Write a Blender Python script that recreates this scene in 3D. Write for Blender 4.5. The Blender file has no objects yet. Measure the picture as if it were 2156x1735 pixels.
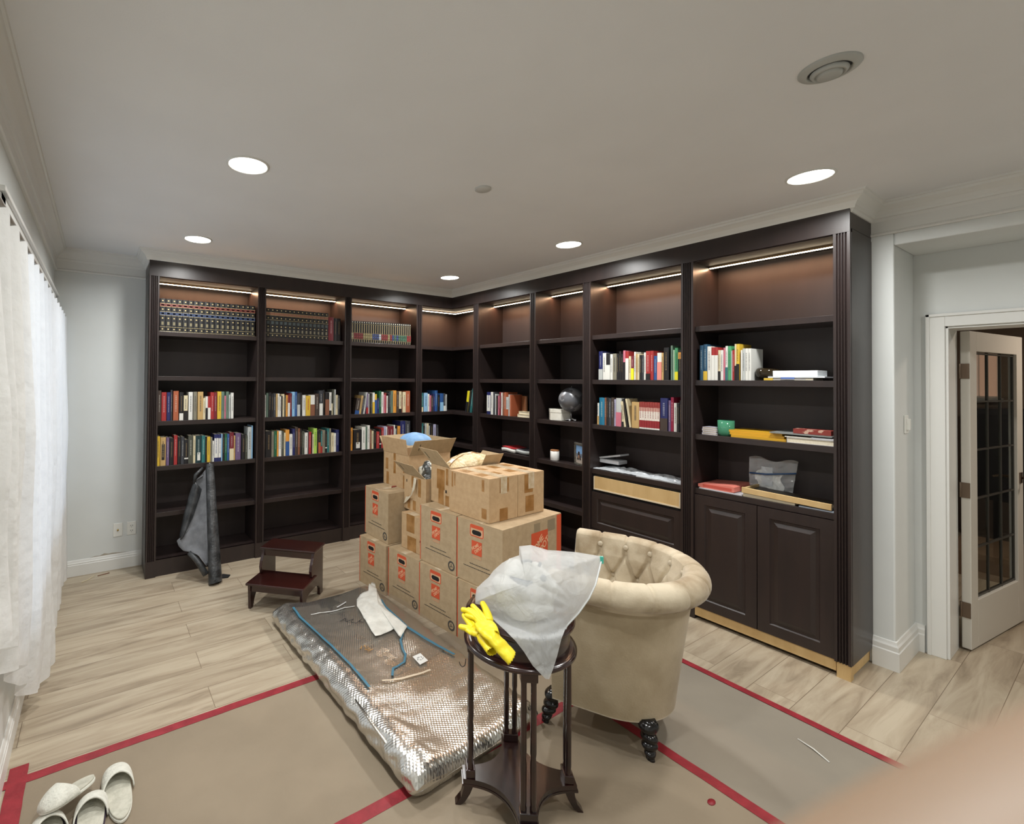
import bpy, bmesh, math, random
from mathutils import Vector, Matrix, noise
R = random.Random(7)
PI = math.pi
SC = bpy.context.scene
COL = SC.collection

# ------------------------------------------------------------------ camera
CAMPOS = Vector((-3.383, -4.2358, 1.5797))
YAW, PITCH, ROLL, FPX, PX, PY = 0.5645, 0.0125, 0.0082, 998.65, 841.93, 787.54
_f = Vector((math.sin(YAW)*math.cos(PITCH), math.cos(YAW)*math.cos(PITCH), math.sin(PITCH)))
_r = _f.cross(Vector((0, 0, 1))).normalized(); _u = _r.cross(_f)
CR = _r*math.cos(ROLL)+_u*math.sin(ROLL); CU = -_r*math.sin(ROLL)+_u*math.cos(ROLL); CF = _f
cd = bpy.data.cameras.new('camera'); cam = bpy.data.objects.new('camera', cd); COL.objects.link(cam)
M = Matrix((CR, CU, -CF)).transposed().to_4x4(); M.translation = CAMPOS
cam.matrix_world = M
cd.sensor_width = 36; cd.lens = FPX/2156*36
cd.shift_x = (1078-PX)/2156; cd.shift_y = (PY-867.5)/2156
cd.clip_start = 0.003; cd.clip_end = 60
cd.dof.use_dof = True; cd.dof.focus_distance = 3.0; cd.dof.aperture_fstop = 12
SC.camera = cam

def ray(u, v): return CF+CR*((u-PX)/FPX)-CU*((v-PY)/FPX)
def onz(u, v, z): d = ray(u, v); return CAMPOS+d*((z-CAMPOS.z)/d.z)
def onx(u, v, x): d = ray(u, v); return CAMPOS+d*((x-CAMPOS.x)/d.x)
def ony(u, v, y): d = ray(u, v); return CAMPOS+d*((y-CAMPOS.y)/d.y)
def onp(u, v, p, n): d = ray(u, v); return CAMPOS+d*((Vector(p)-CAMPOS).dot(n)/d.dot(n))

# ------------------------------------------------------------------ world, exposure
SC.view_settings.view_transform = 'Standard'
SC.view_settings.look = 'None'
SC.view_settings.gamma = 1
SC.view_settings.use_curve_mapping = False
SC.view_settings.exposure = 0.0
w = bpy.data.worlds.new('world'); SC.world = w; w.use_nodes = True
w.node_tree.nodes['Background'].inputs[0].default_value = (0.66, 0.80, 1.0, 1)
w.node_tree.nodes['Background'].inputs[1].default_value = 1.5

CEIL = 2.595
LAMPS = [(-2.80, -1.952), (-0.452, -3.354), (-2.79, -0.531), (-0.46, -1.941), (-0.478, -0.554), (-2.80, -3.354), (-2.8, -4.76), (-0.45, -4.76)]
LAMP_W = 17
HALL_FILL = [(1.9, -4.6, 2.3, 4)]  # added fill for the room beyond the door

def srgb(r, g, b):
    f = lambda c: (c/255/12.92) if c/255 <= 0.04045 else ((c/255+0.055)/1.055)**2.4
    return (f(r), f(g), f(b), 1)

def area(name, loc, size, power, color, rot=(0, 0, 0), shape='DISK', size_y=None, parent=None, spread=None):
    l = bpy.data.lights.new(name, 'AREA'); l.shape = shape; l.size = size
    if size_y: l.size_y = size_y
    l.energy = power; l.color = color
    if spread: l.spread = spread
    o = bpy.data.objects.new(name, l); COL.objects.link(o); o.location = loc; o.rotation_euler = rot
    if parent: o.parent = parent
    return o

# ------------------------------------------------------------------ materials
_mats = {}
def newmat(name):
    m = bpy.data.materials.new(name); m.use_nodes = True
    nt = m.node_tree; b = nt.nodes['Principled BSDF']
    return m, nt, b
def flat(c, rough=0.6, metal=0, name=None):
    if isinstance(c, str): c = PAL[c]
    k = (c, rough, metal)
    if k in _mats: return _mats[k]
    m, nt, b = newmat(name or 'paint_%02x%02x%02x' % tuple(c))
    b.inputs['Base Color'].default_value = srgb(*c); b.inputs['Roughness'].default_value = rough; b.inputs['Metallic'].default_value = metal
    _mats[k] = m; return m
def noisy(name, c1, c2, scale=8, rough=0.6, bump=0, bscale=None, detail=4, metal=0, stretch=(1, 1, 1), lo=.35, hi=.65, sheen=0, spec=None):
    m, nt, b = newmat(name); N = nt.nodes; L = nt.links
    tc = N.new('ShaderNodeTexCoord'); mp = N.new('ShaderNodeMapping'); mp.inputs['Scale'].default_value = stretch
    L.new(tc.outputs['Object'], mp.inputs[0])
    n = N.new('ShaderNodeTexNoise'); n.inputs['Scale'].default_value = scale; n.inputs['Detail'].default_value = detail
    L.new(mp.outputs[0], n.inputs['Vector'])
    r = N.new('ShaderNodeValToRGB'); r.color_ramp.elements[0].position = lo; r.color_ramp.elements[1].position = hi
    r.color_ramp.elements[0].color = srgb(*c1); r.color_ramp.elements[1].color = srgb(*c2)
    L.new(n.outputs['Fac'], r.inputs[0]); L.new(r.outputs[0], b.inputs['Base Color'])
    b.inputs['Roughness'].default_value = rough; b.inputs['Metallic'].default_value = metal
    if spec is not None: b.inputs['Specular IOR Level'].default_value = spec
    if sheen: b.inputs['Sheen Weight'].default_value = sheen; b.inputs['Sheen Roughness'].default_value = .4
    if bump:
        n2 = N.new('ShaderNodeTexNoise'); n2.inputs['Scale'].default_value = bscale or scale*6; n2.inputs['Detail'].default_value = 3
        L.new(mp.outputs[0], n2.inputs['Vector'])
        bp = N.new('ShaderNodeBump'); bp.inputs['Strength'].default_value = bump; bp.inputs['Distance'].default_value = .01
        L.new(n2.outputs['Fac'], bp.inputs['Height']); L.new(bp.outputs[0], b.inputs['Normal'])
    return m
def emit(name, c, s):
    m, nt, b = newmat(name); b.inputs['Base Color'].default_value = srgb(*c)
    b.inputs['Emission Color'].default_value = srgb(*c); b.inputs['Emission Strength'].default_value = s
    return m
PAL = dict(W=(222, 222, 216), C=(214, 202, 168), K=(26, 25, 28), k=(66, 54, 48), D=(58, 60, 66), G=(30, 92, 62), g=(98, 122, 108), T=(22, 52, 56), t=(44, 108, 108),
           R=(160, 46, 46), M=(112, 34, 44), B=(44, 84, 144), N=(34, 40, 92), L=(140, 185, 220), Y=(212, 176, 58), O=(214, 148, 62), S=(190, 158, 104),
           w=(186, 190, 188), P=(196, 112, 130), U=(104, 84, 120), b=(128, 82, 60), E=(128, 124, 108), e=(74, 76, 66), A=(168, 92, 62), p=(222, 140, 128),
           l=(168, 208, 92), q=(34, 118, 152), c=(190, 222, 190), v=(170, 168, 196), y=(240, 226, 40), n=(44, 84, 112), m=(140, 30, 60), z=(78, 156, 108))
CNAME = dict(W='white', C='cream', K='black', k='dark brown', D='charcoal', G='green', g='grey-green', T='dark teal', t='teal', R='red', M='maroon', B='blue',
             N='navy', L='light blue', Y='yellow', O='orange', S='tan', w='pale grey', P='mauve', U='purple', b='brown', E='beige-grey', e='olive', A='rust', p='salmon',
             l='lime', q='bright blue', c='pale green', v='lavender', y='bright yellow', n='slate blue', m='crimson', z='bright green')

def wood_mat(name, c1, c2, rough, scale=3, stretch=(1, 1, 12), bump=.03, coat=0):
    m = noisy(name, c1, c2, scale, rough, bump, scale*8, stretch=stretch)
    if coat: m.node_tree.nodes['Principled BSDF'].inputs['Coat Weight'].default_value = coat; m.node_tree.nodes['Principled BSDF'].inputs['Coat Roughness'].default_value = .15
    return m
ESP = wood_mat('espresso_lacquer', (42, 34, 33), (48, 38, 36), .36, 2.5, (6, 6, 1), .02)
ESPB = wood_mat('espresso_backing', (50, 41, 39), (54, 44, 42), .5, 2.5, (6, 6, 1), .01)
WALL = noisy('white_wall_paint', (214, 217, 215), (218, 221, 219), 3, .65, .03, 180)
CEILM = noisy('ceiling_paint', (228, 229, 230), (232, 233, 234), 2, .8, .04, 160)
TRIMM = flat((222, 222, 218), .38, name='white_trim_paint')
CHERRY = wood_mat('dark_cherry', (34, 13, 11), (50, 20, 16), .25, 3, (1, 1, 5), .02, .4)
MAHO = wood_mat('mahogany_black', (24, 11, 10), (44, 18, 15), .2, 3, (1, 1, 5), .02, .5)
PLY = wood_mat('raw_plywood', (196, 164, 112), (208, 178, 126), .6, 3, (5, 5, 1), .03)
KRAFT = noisy('kraft_board', (182, 152, 114), (192, 162, 124), 30, .75, .12, 90)
KRAFTG = noisy('moving_box_board', (170, 148, 116), (180, 158, 126), 26, .75, .12, 90)
KRAFTIN = noisy('kraft_inside', (168, 146, 112), (178, 154, 120), 26, .8, .1, 90)
TAPE = noisy('brown_tape', (142, 100, 52), (170, 128, 80), 14, .3, .15, 40)
CLEARTAPE = noisy('clear_tape', (190, 168, 134), (214, 200, 176), 20, .18, .3, 60)
BLK = flat((14, 13, 14), .7)
ORANGE = flat((206, 84, 50), .6)
INK = flat((70, 64, 58), .7)

def floor_mat():
    m, nt, b = newmat('light_oak_plank_floor'); N = nt.nodes; L = nt.links
    tc = N.new('ShaderNodeTexCoord')
    br = N.new('ShaderNodeTexBrick'); br.offset = .37; br.inputs['Scale'].default_value = 1
    br.inputs['Brick Width'].default_value = 1.22; br.inputs['Row Height'].default_value = .183; br.inputs['Mortar Size'].default_value = .0012
    br.inputs['Mortar Smooth'].default_value = .1; br.inputs['Bias'].default_value = 0
    br.inputs['Color1'].default_value = (0.25, .25, .25, 1); br.inputs['Color2'].default_value = (.75, .75, .75, 1); br.inputs['Mortar'].default_value = (0, 0, 0, 1)
    L.new(tc.outputs['Object'], br.inputs['Vector'])
    # grain stretched along x, shifted per plank
    mp = N.new('ShaderNodeMapping'); mp.inputs['Scale'].default_value = (1.1, 9, 1); L.new(tc.outputs['Object'], mp.inputs[0])
    add = N.new('ShaderNodeVectorMath'); add.operation = 'ADD'; L.new(mp.outputs[0], add.inputs[0])
    sc = N.new('ShaderNodeVectorMath'); sc.operation = 'SCALE'; sc.inputs['Scale'].default_value = 13; L.new(br.outputs['Color'], sc.inputs[0]); L.new(sc.outputs[0], add.inputs[1])
    n = N.new('ShaderNodeTexNoise'); n.inputs['Scale'].default_value = 1.7; n.inputs['Detail'].default_value = 7; n.inputs['Roughness'].default_value = .6; n.inputs['Distortion'].default_value = .8
    L.new(add.outputs[0], n.inputs['Vector'])
    r = N.new('ShaderNodeValToRGB'); e = r.color_ramp.elements
    e[0].position = .28; e[0].color = srgb(136, 122, 103); e[1].position = .62; e[1].color = srgb(182, 170, 149)
    x = e.new(.45); x.color = srgb(166, 152, 131)
    L.new(n.outputs['Fac'], r.inputs[0])
    mx = N.new('ShaderNodeMix'); mx.data_type = 'RGBA'; mx.blend_type = 'MULTIPLY'; mx.inputs['Factor'].default_value = 1
    L.new(r.outputs[0], mx.inputs['A'])
    r2 = N.new('ShaderNodeValToRGB'); r2.color_ramp.elements[0].position = 0; r2.color_ramp.elements[0].color = (.86, .85, .84, 1); r2.color_ramp.elements[1].position = 1; r2.color_ramp.elements[1].color = (1.04, 1.03, 1.02, 1)
    L.new(br.outputs['Color'], r2.inputs[0]); L.new(r2.outputs[0], mx.inputs['B'])
    mo = N.new('ShaderNodeMix'); mo.data_type = 'RGBA'; L.new(br.outputs['Fac'], mo.inputs['Factor']); L.new(mx.outputs['Result'], mo.inputs['A']); mo.inputs['B'].default_value = srgb(104, 88, 70)
    L.new(mo.outputs['Result'], b.inputs['Base Color'])
    b.inputs['Roughness'].default_value = .42
    bp = N.new('ShaderNodeBump'); bp.inputs['Strength'].default_value = .12; bp.inputs['Distance'].default_value = .004; L.new(n.outputs['Fac'], bp.inputs['Height']); L.new(bp.outputs[0], b.inputs['Normal'])
    return m

# ------------------------------------------------------------------ mesh builder
class MB:
    def __init__(s): s.v = []; s.f = []; s.m = []; s.mats = []; s.sm = []
    def mi(s, m):
        if m not in s.mats: s.mats.append(m)
        return s.mats.index(m)
    def add(s, vs, fs, m, smooth=False, M=None):
        k = len(s.v); i = s.mi(m)
        for v in vs:
            v = Vector(v); s.v.append(M @ v if M else v)
        for f in fs: s.f.append([k+j for j in f]); s.m.append(i); s.sm.append(smooth)
        return s
    def box(s, a, b, m, M=None):
        x0, y0, z0 = a; x1, y1, z1 = b
        if x0 > x1: x0, x1 = x1, x0
        if y0 > y1: y0, y1 = y1, y0
        if z0 > z1: z0, z1 = z1, z0
        vs = [(x0, y0, z0), (x1, y0, z0), (x1, y1, z0), (x0, y1, z0), (x0, y0, z1), (x1, y0, z1), (x1, y1, z1), (x0, y1, z1)]
        return s.add(vs, [(0, 3, 2, 1), (4, 5, 6, 7), (0, 1, 5, 4), (1, 2, 6, 5), (2, 3, 7, 6), (3, 0, 4, 7)], m, False, M)
    def lathe(s, prof, m, n=32, M=None, c=(0, 0), twist=0, smooth=True, cap=True):
        vs = []; fs = []
        for i, (r, z) in enumerate(prof):
            for j in range(n):
                a = 2*PI*j/n
                vs.append((c[0]+r*math.cos(a), c[1]+r*math.sin(a), z))
        for i in range(len(prof)-1):
            for j in range(n):
                j2 = (j+1) % n
                fs.append((i*n+j, i*n+j2, (i+1)*n+j2, (i+1)*n+j))
        if cap:
            fs.append(tuple(reversed(range(n)))); fs.append(tuple((len(prof)-1)*n+j for j in range(n)))
        return s.add(vs, fs, m, smooth, M)
    def prism(s, poly, z0, z1, m, M=None, smooth=False):
        n = len(poly)
        vs = [(p[0], p[1], z0) for p in poly]+[(p[0], p[1], z1) for p in poly]
        fs = [tuple(reversed(range(n))), tuple(range(n, 2*n))]+[(i, (i+1) % n, n+(i+1) % n, n+i) for i in range(n)]
        return s.add(vs, fs, m, smooth, M)
    def grid(s, fn, nu, nv, m, smooth=True, closeu=False, closev=False, M=None, flip=False):
        vs = [fn(i/(nu if closeu else nu-1) if nu > 1 else 0, j/(nv if closev else nv-1)) for i in range(nu) for j in range(nv)]
        fs = []
        for i in range(nu if closeu else nu-1):
            for j in range(nv if closev else nv-1):
                i2 = (i+1) % nu; j2 = (j+1) % nv
                q = (i*nv+j, i2*nv+j, i2*nv+j2, i*nv+j2)
                fs.append(tuple(reversed(q)) if flip else q)
        return s.add(vs, fs, m, smooth, M)
    def tube(s, pts, rad, m, n=8, cap=True, M=None, smooth=True):
        pts = [Vector(p) for p in pts]; N = len(pts)
        rs = rad if isinstance(rad, (list, tuple)) else [rad]*N
        vs = []; fs = []; up = None
        for i, p in enumerate(pts):
            t = (pts[min(i+1, N-1)]-pts[max(i-1, 0)]).normalized()
            if up is None:
                up = Vector((0, 0, 1)) if abs(t.z) < .9 else Vector((1, 0, 0))
            up = (up-t*up.dot(t)).normalized(); w_ = t.cross(up)
            for j in range(n):
                a = 2*PI*j/n; vs.append(p+(up*math.cos(a)+w_*math.sin(a))*rs[i])
        for i in range(N-1):
            for j in range(n):
                j2 = (j+1) % n; fs.append((i*n+j, i*n+j2, (i+1)*n+j2, (i+1)*n+j))
        if cap: fs.append(tuple(reversed(range(n)))); fs.append(tuple((N-1)*n+j for j in range(n)))
        return s.add(vs, fs, m, smooth, M)
    def build(s, name, parent=None, bevel=0, solid=0, loc=None, subsurf=0, rot=None, auto=False):
        me = bpy.data.meshes.new(name); me.from_pydata(s.v, [], s.f)
        for m in s.mats: me.materials.append(m)
        for i, p in enumerate(me.polygons): p.material_index = s.m[i]; p.use_smooth = s.sm[i]
        me.update()
        bm = bmesh.new(); bm.from_mesh(me); bmesh.ops.recalc_face_normals(bm, faces=bm.faces); bm.to_mesh(me); bm.free()
        o = bpy.data.objects.new(name, me); COL.objects.link(o)
        if parent: o.parent = parent
        if loc: o.location = loc
        if rot: o.rotation_euler = rot
        if solid: md = o.modifiers.new('thick', 'SOLIDIFY'); md.thickness = solid; md.offset = 0
        if subsurf: md = o.modifiers.new('sub', 'SUBSURF'); md.levels = subsurf; md.render_levels = subsurf
        if bevel:
            md = o.modifiers.new('bev', 'BEVEL'); md.width = bevel; md.segments = 2; md.limit_method = 'ANGLE'; md.angle_limit = .7
        return o

def tag(o, label, cat, group=None, kind=None):
    o['label'] = label; o['category'] = cat
    if group: o['group'] = group
    if kind: o['kind'] = kind
    return o
def thing(name, label, cat, loc=(0, 0, 0), rz=0, group=None, rot=None):
    o = bpy.data.objects.new(name, None); COL.objects.link(o); o.empty_display_size = .05
    o.location = loc; o.rotation_euler = rot or (0, 0, rz)
    return tag(o, label, cat, group)
def struct(o, label=None):
    o['kind'] = 'structure'
    if label: o['label'] = label
    return o
def sweep(mb, path, prof, m, closed=False, flip=False):
    """prof: (out, z); out is to the left of travel; mitred in plan"""
    P = [Vector((p[0], p[1])) for p in path]; n = len(P); rows = []
    for i in range(n):
        d0 = (P[i]-P[i-1]).normalized() if i > 0 or closed else None
        d1 = (P[(i+1) % n]-P[i]).normalized() if i < n-1 or closed else None
        if d0 is None: d0 = d1
        if d1 is None: d1 = d0
        n0 = Vector((-d0.y, d0.x)); n1 = Vector((-d1.y, d1.x)); b = (n0+n1)
        b = b/ max(.2, b.dot(n0)) if b.length > 1e-6 else n0
        rows.append([(P[i].x+b.x*o, P[i].y+b.y*o, z) for o, z in prof])
    k = len(prof); vs = [v for r in rows for v in r]; fs = []
    for i in range(n if closed else n-1):
        for j in range(k):
            i2 = (i+1) % n; j2 = (j+1) % k
            fs.append((i*k+j, i2*k+j, i2*k+j2, i*k+j2))
    if not closed: fs.append(tuple(range(k))); fs.append(tuple((n-1)*k+j for j in reversed(range(k))))
    mb.add(vs, fs, m)
ORD = ['first', 'second', 'third', 'fourth', 'fifth', 'sixth', 'seventh', 'eighth', 'ninth', 'tenth', 'eleventh', 'twelfth', 'thirteenth', 'fourteenth', 'fifteenth', 'sixteenth',
       'seventeenth', 'eighteenth', 'nineteenth', 'twentieth', 'twenty-first', 'twenty-second', 'twenty-third', 'twenty-fourth', 'twenty-fifth', 'twenty-sixth', 'twenty-seventh',
       'twenty-eighth', 'twenty-ninth', 'thirtieth', 'thirty-first', 'thirty-second', 'thirty-third']
_txt = {}
def text_mesh(txt, size=1.0, align='CENTER', stretch=1):
    k = (txt, size)
    if k in _txt: return _txt[k]
    c = bpy.data.curves.new('txt', 'FONT'); c.body = txt; c.size = size; c.align_x = 'CENTER'; c.align_y = 'CENTER'; c.offset = size*.02; c.space_character = .92
    o = bpy.data.objects.new('txt', c); COL.objects.link(o)
    dg = bpy.context.evaluated_depsgraph_get(); me = bpy.data.meshes.new_from_object(o.evaluated_get(dg))
    vs = [v.co.copy() for v in me.vertices]; fs = [tuple(p.vertices) for p in me.polygons]
    bpy.data.objects.remove(o); bpy.data.curves.remove(c); bpy.data.meshes.remove(me)
    _txt[k] = (vs, fs); return _txt[k]
# ================================================================== room shell
WX = -3.69; BY = .346; NX = .756; YE = -6.2
fm = MB(); fm.box((WX-.3, YE-.2, -.1), (5.2, BY+.2, 0), floor_mat()); struct(fm.build('floor'))
cm = MB()
cm.box((WX-.3, YE-.2, CEIL), (BY+.3, BY+.2, CEIL+.1), CEILM)
cm.box((BY, YE-.2, 2.352), (NX, -3.48, CEIL+.1), WALL) if False else None
struct(cm.build('ceiling'))
# far wall (behind the left run)
m = MB(); m.box((WX-.25, BY, 0), (NX+.1, BY+.12, CEIL), WALL); struct(m.build('wall_back'))
# right wall up to the niche, with header over the niche
m = MB(); m.box((BY, -3.48, 0), (NX, BY, CEIL), WALL); m.box((BY, YE, 2.352), (NX, -3.48, CEIL), WALL); struct(m.build('wall_right', bevel=.008))
# niche wall holding the door
DY0, DY1, DZ = -3.606, -4.46, 1.915
m = MB(); m.box((NX, DY0+.012, 0), (NX+.22, -3.0, CEIL), WALL); m.box((NX, DY1-.012, DZ+.012), (NX+.22, DY0+.012, CEIL), WALL); m.box((NX, YE, 0), (NX+.22, DY1-.012, CEIL), WALL)
struct(m.build('wall_niche'))
m = MB(); m.box((WX-.25, YE-.12, 0), (5.2, YE, CEIL), WALL); struct(m.build('wall_front'))
# left wall with window opening y -2.05..0.16, z .35..2.12
WY0, WY1, WZ0, WZ1 = -2.1, .2, .64, 2.12
m = MB(); m.box((WX-.2, YE, 0), (WX, WY0, CEIL), WALL); m.box((WX-.2, WY1, 0), (WX, BY, CEIL), WALL)
m.box((WX-.2, WY0, 0), (WX, WY1, WZ0), WALL); m.box((WX-.2, WY0, WZ1), (WX, WY1, CEIL), WALL); struct(m.build('wall_left'))
# other room beyond the door
HALL = noisy('hall_paint', (140, 122, 106), (148, 130, 114), 3, .7)
m = MB(); m.box((4.6, YE, 0), (4.7, -1.6, CEIL), HALL); m.box((NX+.22, -1.7, 0), (4.7, -1.6, CEIL), HALL); struct(m.build('wall_hall'))
m = MB(); m.box((NX+.1, YE, CEIL), (4.7, -1.6, CEIL+.1), HALL); struct(m.build('ceiling_hall'))
# window
m = MB(); fr = TRIMM
for y in (WY0, (WY0+WY1)/2, WY1): m.box((WX-.14, y-.03, WZ0), (WX-.08, y+.03, WZ1), fr)
for z in (WZ0, WZ1): m.box((WX-.14, WY0, z-.03), (WX-.08, WY1, z+.03), fr)
wn = struct(m.build('window_1'))
gm, nt, b = newmat('window_glass'); b.inputs['Base Color'].default_value = (1, 1, 1, 1); b.inputs['Transmission Weight'].default_value = 1; b.inputs['Roughness'].default_value = 0; b.inputs['IOR'].default_value = 1.05
m = MB(); m.box((WX-.115, WY0, WZ0), (WX-.11, WY1, WZ1), gm); m.build('window_pane', wn)
# window casing
m = MB()
for a, c in (((WX, WY0-.09, .1), (WX+.022, WY0, WZ1+.09)), ((WX, WY1, .1), (WX+.022, WY1+.08, WZ1+.09)), ((WX, WY0-.09, WZ1), (WX+.022, WY1+.08, WZ1+.09)), ((WX, WY0-.1, WZ1+.08), (WX+.035, WY1+.09, WZ1+.1)),
             ((WX, WY0, WZ0-.05), (WX+.05, WY1, WZ0))): m.box(a, c, TRIMM)
struct(m.build('trim_1', bevel=.004))
# crown along every wall and the cabinet tops
A0 = -3.0607; B9 = -3.3891
CP = [(BY, YE), (BY, B9), (0, B9), (0, 0), (A0, 0), (A0, BY), (WX, BY), (WX, YE)]
prof = [(-.01, 2.497), (.006, 2.497), (.012, 2.512), (.02, 2.515), (.024, 2.53), (.034, 2.548), (.05, 2.562), (.062, 2.57), (.066, 2.582), (.074, 2.584), (.076, CEIL), (-.01, CEIL)]
m = MB(); sweep(m, CP, prof, TRIMM); struct(m.build('trim_2'))
bead = [(-.002, 2.418), (.012, 2.418), (.016, 2.426), (.012, 2.434), (.006, 2.437), (.006, 2.499), (-.002, 2.499)]
for i, p in enumerate(([(BY, YE), (BY, B9)], [(A0, BY), (WX, BY), (WX, YE)])):
    m = MB(); sweep(m, p, bead, TRIMM); struct(m.build('trim_%d' % (3+i)))
# baseboards
bb = [(-.002, 0), (.016, 0), (.016, .085), (.013, .09), (.013, .1), (.009, .106), (.006, .118), (.003, .124), (-.002, .124)]
m = MB(); sweep(m, [(A0, BY), (WX, BY)], bb, TRIMM); struct(m.build('baseboard_back'))
m = MB(); sweep(m, [(WX, BY), (WX, YE)], bb, TRIMM); struct(m.build('baseboard_left'))
bb2 = [(-.002, 0), (.018, 0), (.018, .1), (.014, .106), (.014, .13), (.009, .14), (.005, .155), (-.002, .158)]
m = MB(); sweep(m, [(NX, DY0+.085), (NX, -3.48), (BY, -3.48), (BY, B9)], bb2, TRIMM); struct(m.build('baseboard_right'))
# door casing + jamb
m = MB()
cw = .075
for (y0, y1, z0, z1) in ((DY0, DY0+cw, 0, DZ+cw), (DY1-cw, DY1, 0, DZ+cw), (DY1, DY0, DZ, DZ+cw)):
    m.box((NX-.014, y0, z0), (NX, y1, z1), TRIMM)
for (y0, y1, z0, z1) in ((DY0+cw-.016, DY0+cw, 0, DZ+cw), (DY1-cw, DY1-cw+.016, 0, DZ+cw), (DY1-cw, DY0+cw, DZ+cw-.016, DZ+cw)):
    m.box((NX-.022, y0, z0), (NX, y1, z1), TRIMM)
m.box((NX, DY0-.012, 0), (NX+.225, DY0+.012, DZ+.012), TRIMM); m.box((NX, DY1-.012, 0), (NX+.225, DY1+.012, DZ+.012), TRIMM); m.box((NX, DY1, DZ-.012), (NX+.225, DY0, DZ+.012), TRIMM)
struct(m.build('trim_5', bevel=.002))
# glazed door, swung open into the other room
dm = flat((200, 196, 186), .45, name='door_paint')
d = struct(thing('door_1', 'white door with leaded glass panes standing open', 'door', (.992, -3.628, 0), math.atan2(-.115, .86)))
del d['category']
DW, DT, DH = .865, .04, 1.9
m = MB(); z0 = .012
m.box((0, -DT, z0), (.1, 0, DH), dm); m.box((DW-.1, -DT, z0), (DW, 0, DH), dm); m.box((.1, -DT, z0), (DW-.1, 0, .29), dm); m.box((.1, -DT, DH-.12), (DW-.1, 0, DH), dm)
m.build('door_frame', d, bevel=.003)
gm2, nt, b = newmat('door_glass'); b.inputs['Transmission Weight'].default_value = 1; b.inputs['Roughness'].default_value = .02; b.inputs['Base Color'].default_value = srgb(225, 230, 225); b.inputs['IOR'].default_value = 1.1
m = MB(); m.box((.1, -.022, .29), (DW-.1, -.018, DH-.12), gm2); m.build('glass', d)
lead = flat((74, 72, 66), .4, .4)
m = MB()
for x in (.108, .325, .54, DW-.108): m.box((x-.005, -.027, .29), (x+.005, -.013, DH-.12), lead)
for k in range(6):
    z = .3+k*(DH-.12-.31)/5; m.box((.1, -.027, z-.005), (DW-.1, -.013, z+.005), lead)
m.build('leading', d)
hb = flat((120, 104, 90), .35, .8)
for z in (.24, .95, 1.66):
    m = MB(); m.box((-.006, -DT+.002, z-.045), (.0, -.004, z+.045), hb); m.lathe([(.006, z-.045), (.006, z+.045)], hb, 12, c=(-.004, 0)); m.build('hinge', d, bevel=.001)
m = MB(); m.box((DW-.075, -DT-.006, .93), (DW-.035, -DT, 1.0), hb); m.tube([(DW-.055, -DT, .965), (DW-.055, -DT-.05, .965), (DW-.14, -DT-.055, .965)], .008, hb); m.tube([(DW-.055, 0, .965), (DW-.055, .05, .965), (DW-.14, .055, .965)], .008, hb); m.build('door_handle', d)
# things in the room beyond (dim, seen past and through the door)
m = MB(); m.box((4.54, -3.40, 1.42), (4.6, -3.20, 2.05), TRIMM); m.box((4.50, -3.42, 1.40), (4.6, -3.18, 1.44), TRIMM); m.box((4.53, -3.385, 1.46), (4.545, -3.27, 2.02), emit('hall_blind', (226, 178, 150), .4)); m.box((4.53, -3.255, 1.46), (4.545, -3.215, 2.02), emit('hall_blind2', (225, 190, 170), .4))
tag(m.build('hall_window_blind'), 'pinkish lit blind seen through the upper glass of the open door', 'blind')
t = thing('coat_rack', 'black coat rack with dark coats beyond the open door', 'coat rack', (3.0, -4.32, 0))
dk = flat((24, 23, 26), .8)
m = MB(); m.tube([(0, 0, 0), (0, 0, 1.62)], .018, dk); m.lathe([(.2, 0), (.2, .02), (.03, .05)], dk, 20); m.build('pole', t)
for k in range(3):
    m = MB(); a = k*2.1
    m.lathe([(.02, 1.48), (.1, 1.4), (.13, 1.15), (.12, .9), (.15, .62), (.02, .6)], dk, 14, c=(.11*math.cos(a), .11*math.sin(a))); m.build('coat', t)
m = MB(); m.box((0, 0, 0), (.35, .36, 1.34), flat((46, 46, 50), .5)); m.box((-.01, .02, .05), (0, .34, 1.28), flat((34, 34, 38), .4)); o = m.build('hall_cabinet', loc=(4.2, -3.62, 0), bevel=.01); tag(o, 'dark tall cabinet seen through the glass of the open door', 'cabinet')
o = MB().box((0, 0, 0), (.7, .45, .2), flat((120, 96, 74), .8)).build('hall_box', loc=(2.7, -3.75, 0), bevel=.004); tag(o, 'low tan box on the floor seen through the lower door glass', 'box')

# ================================================================== ceiling fittings
lm = emit('downlight_glow', (255, 252, 240), 14)
lname = ['nearer the window on the left, larger-looking of the two', 'large bright one above the right bookcase end', 'small one above the leftmost bookcase bay', 'small one in front of the right bookcase', 'smallest one above the bookcase corner', 'above the camera by the window, out of view', 'behind the camera by the window', 'behind the camera on the right']
for i, (x, y) in enumerate(LAMPS):
    t = thing('recessed_downlight', 'round white recessed ceiling downlight, '+lname[i], 'ceiling light', (x, y, CEIL), group='recessed ceiling downlights')
    m = MB(); m.lathe([(.098, .002), (.098, -.004), (.09, -.007), (.086, -.003), (.086, .002)], TRIMM, 40, cap=False); m.build('trim_ring', t)
    m = MB(); m.lathe([(.086, -.003), (.001, -.0035)], lm, 40, cap=False); m.build('lens', t)
    area('downlight_lamp', (0, 0, -.012), .15, LAMP_W, (.985, .985, .965), parent=t, spread=2.75)
for (x, y, z, p) in HALL_FILL: area('hall_fill', (x, y, z), .3, p*4.5, (1, .84, .7))  # unseen light without a fixture, added to brighten the far room
t = thing('ceiling_vent', 'round grey ventilation valve on the ceiling near the large right downlight', 'vent', (-1.412, -3.692, CEIL))
vg = flat((176, 178, 174), .4, name='vent_enamel'); vd = flat((70, 72, 74), .5)
t.scale = (.66, .66, .8)
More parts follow.
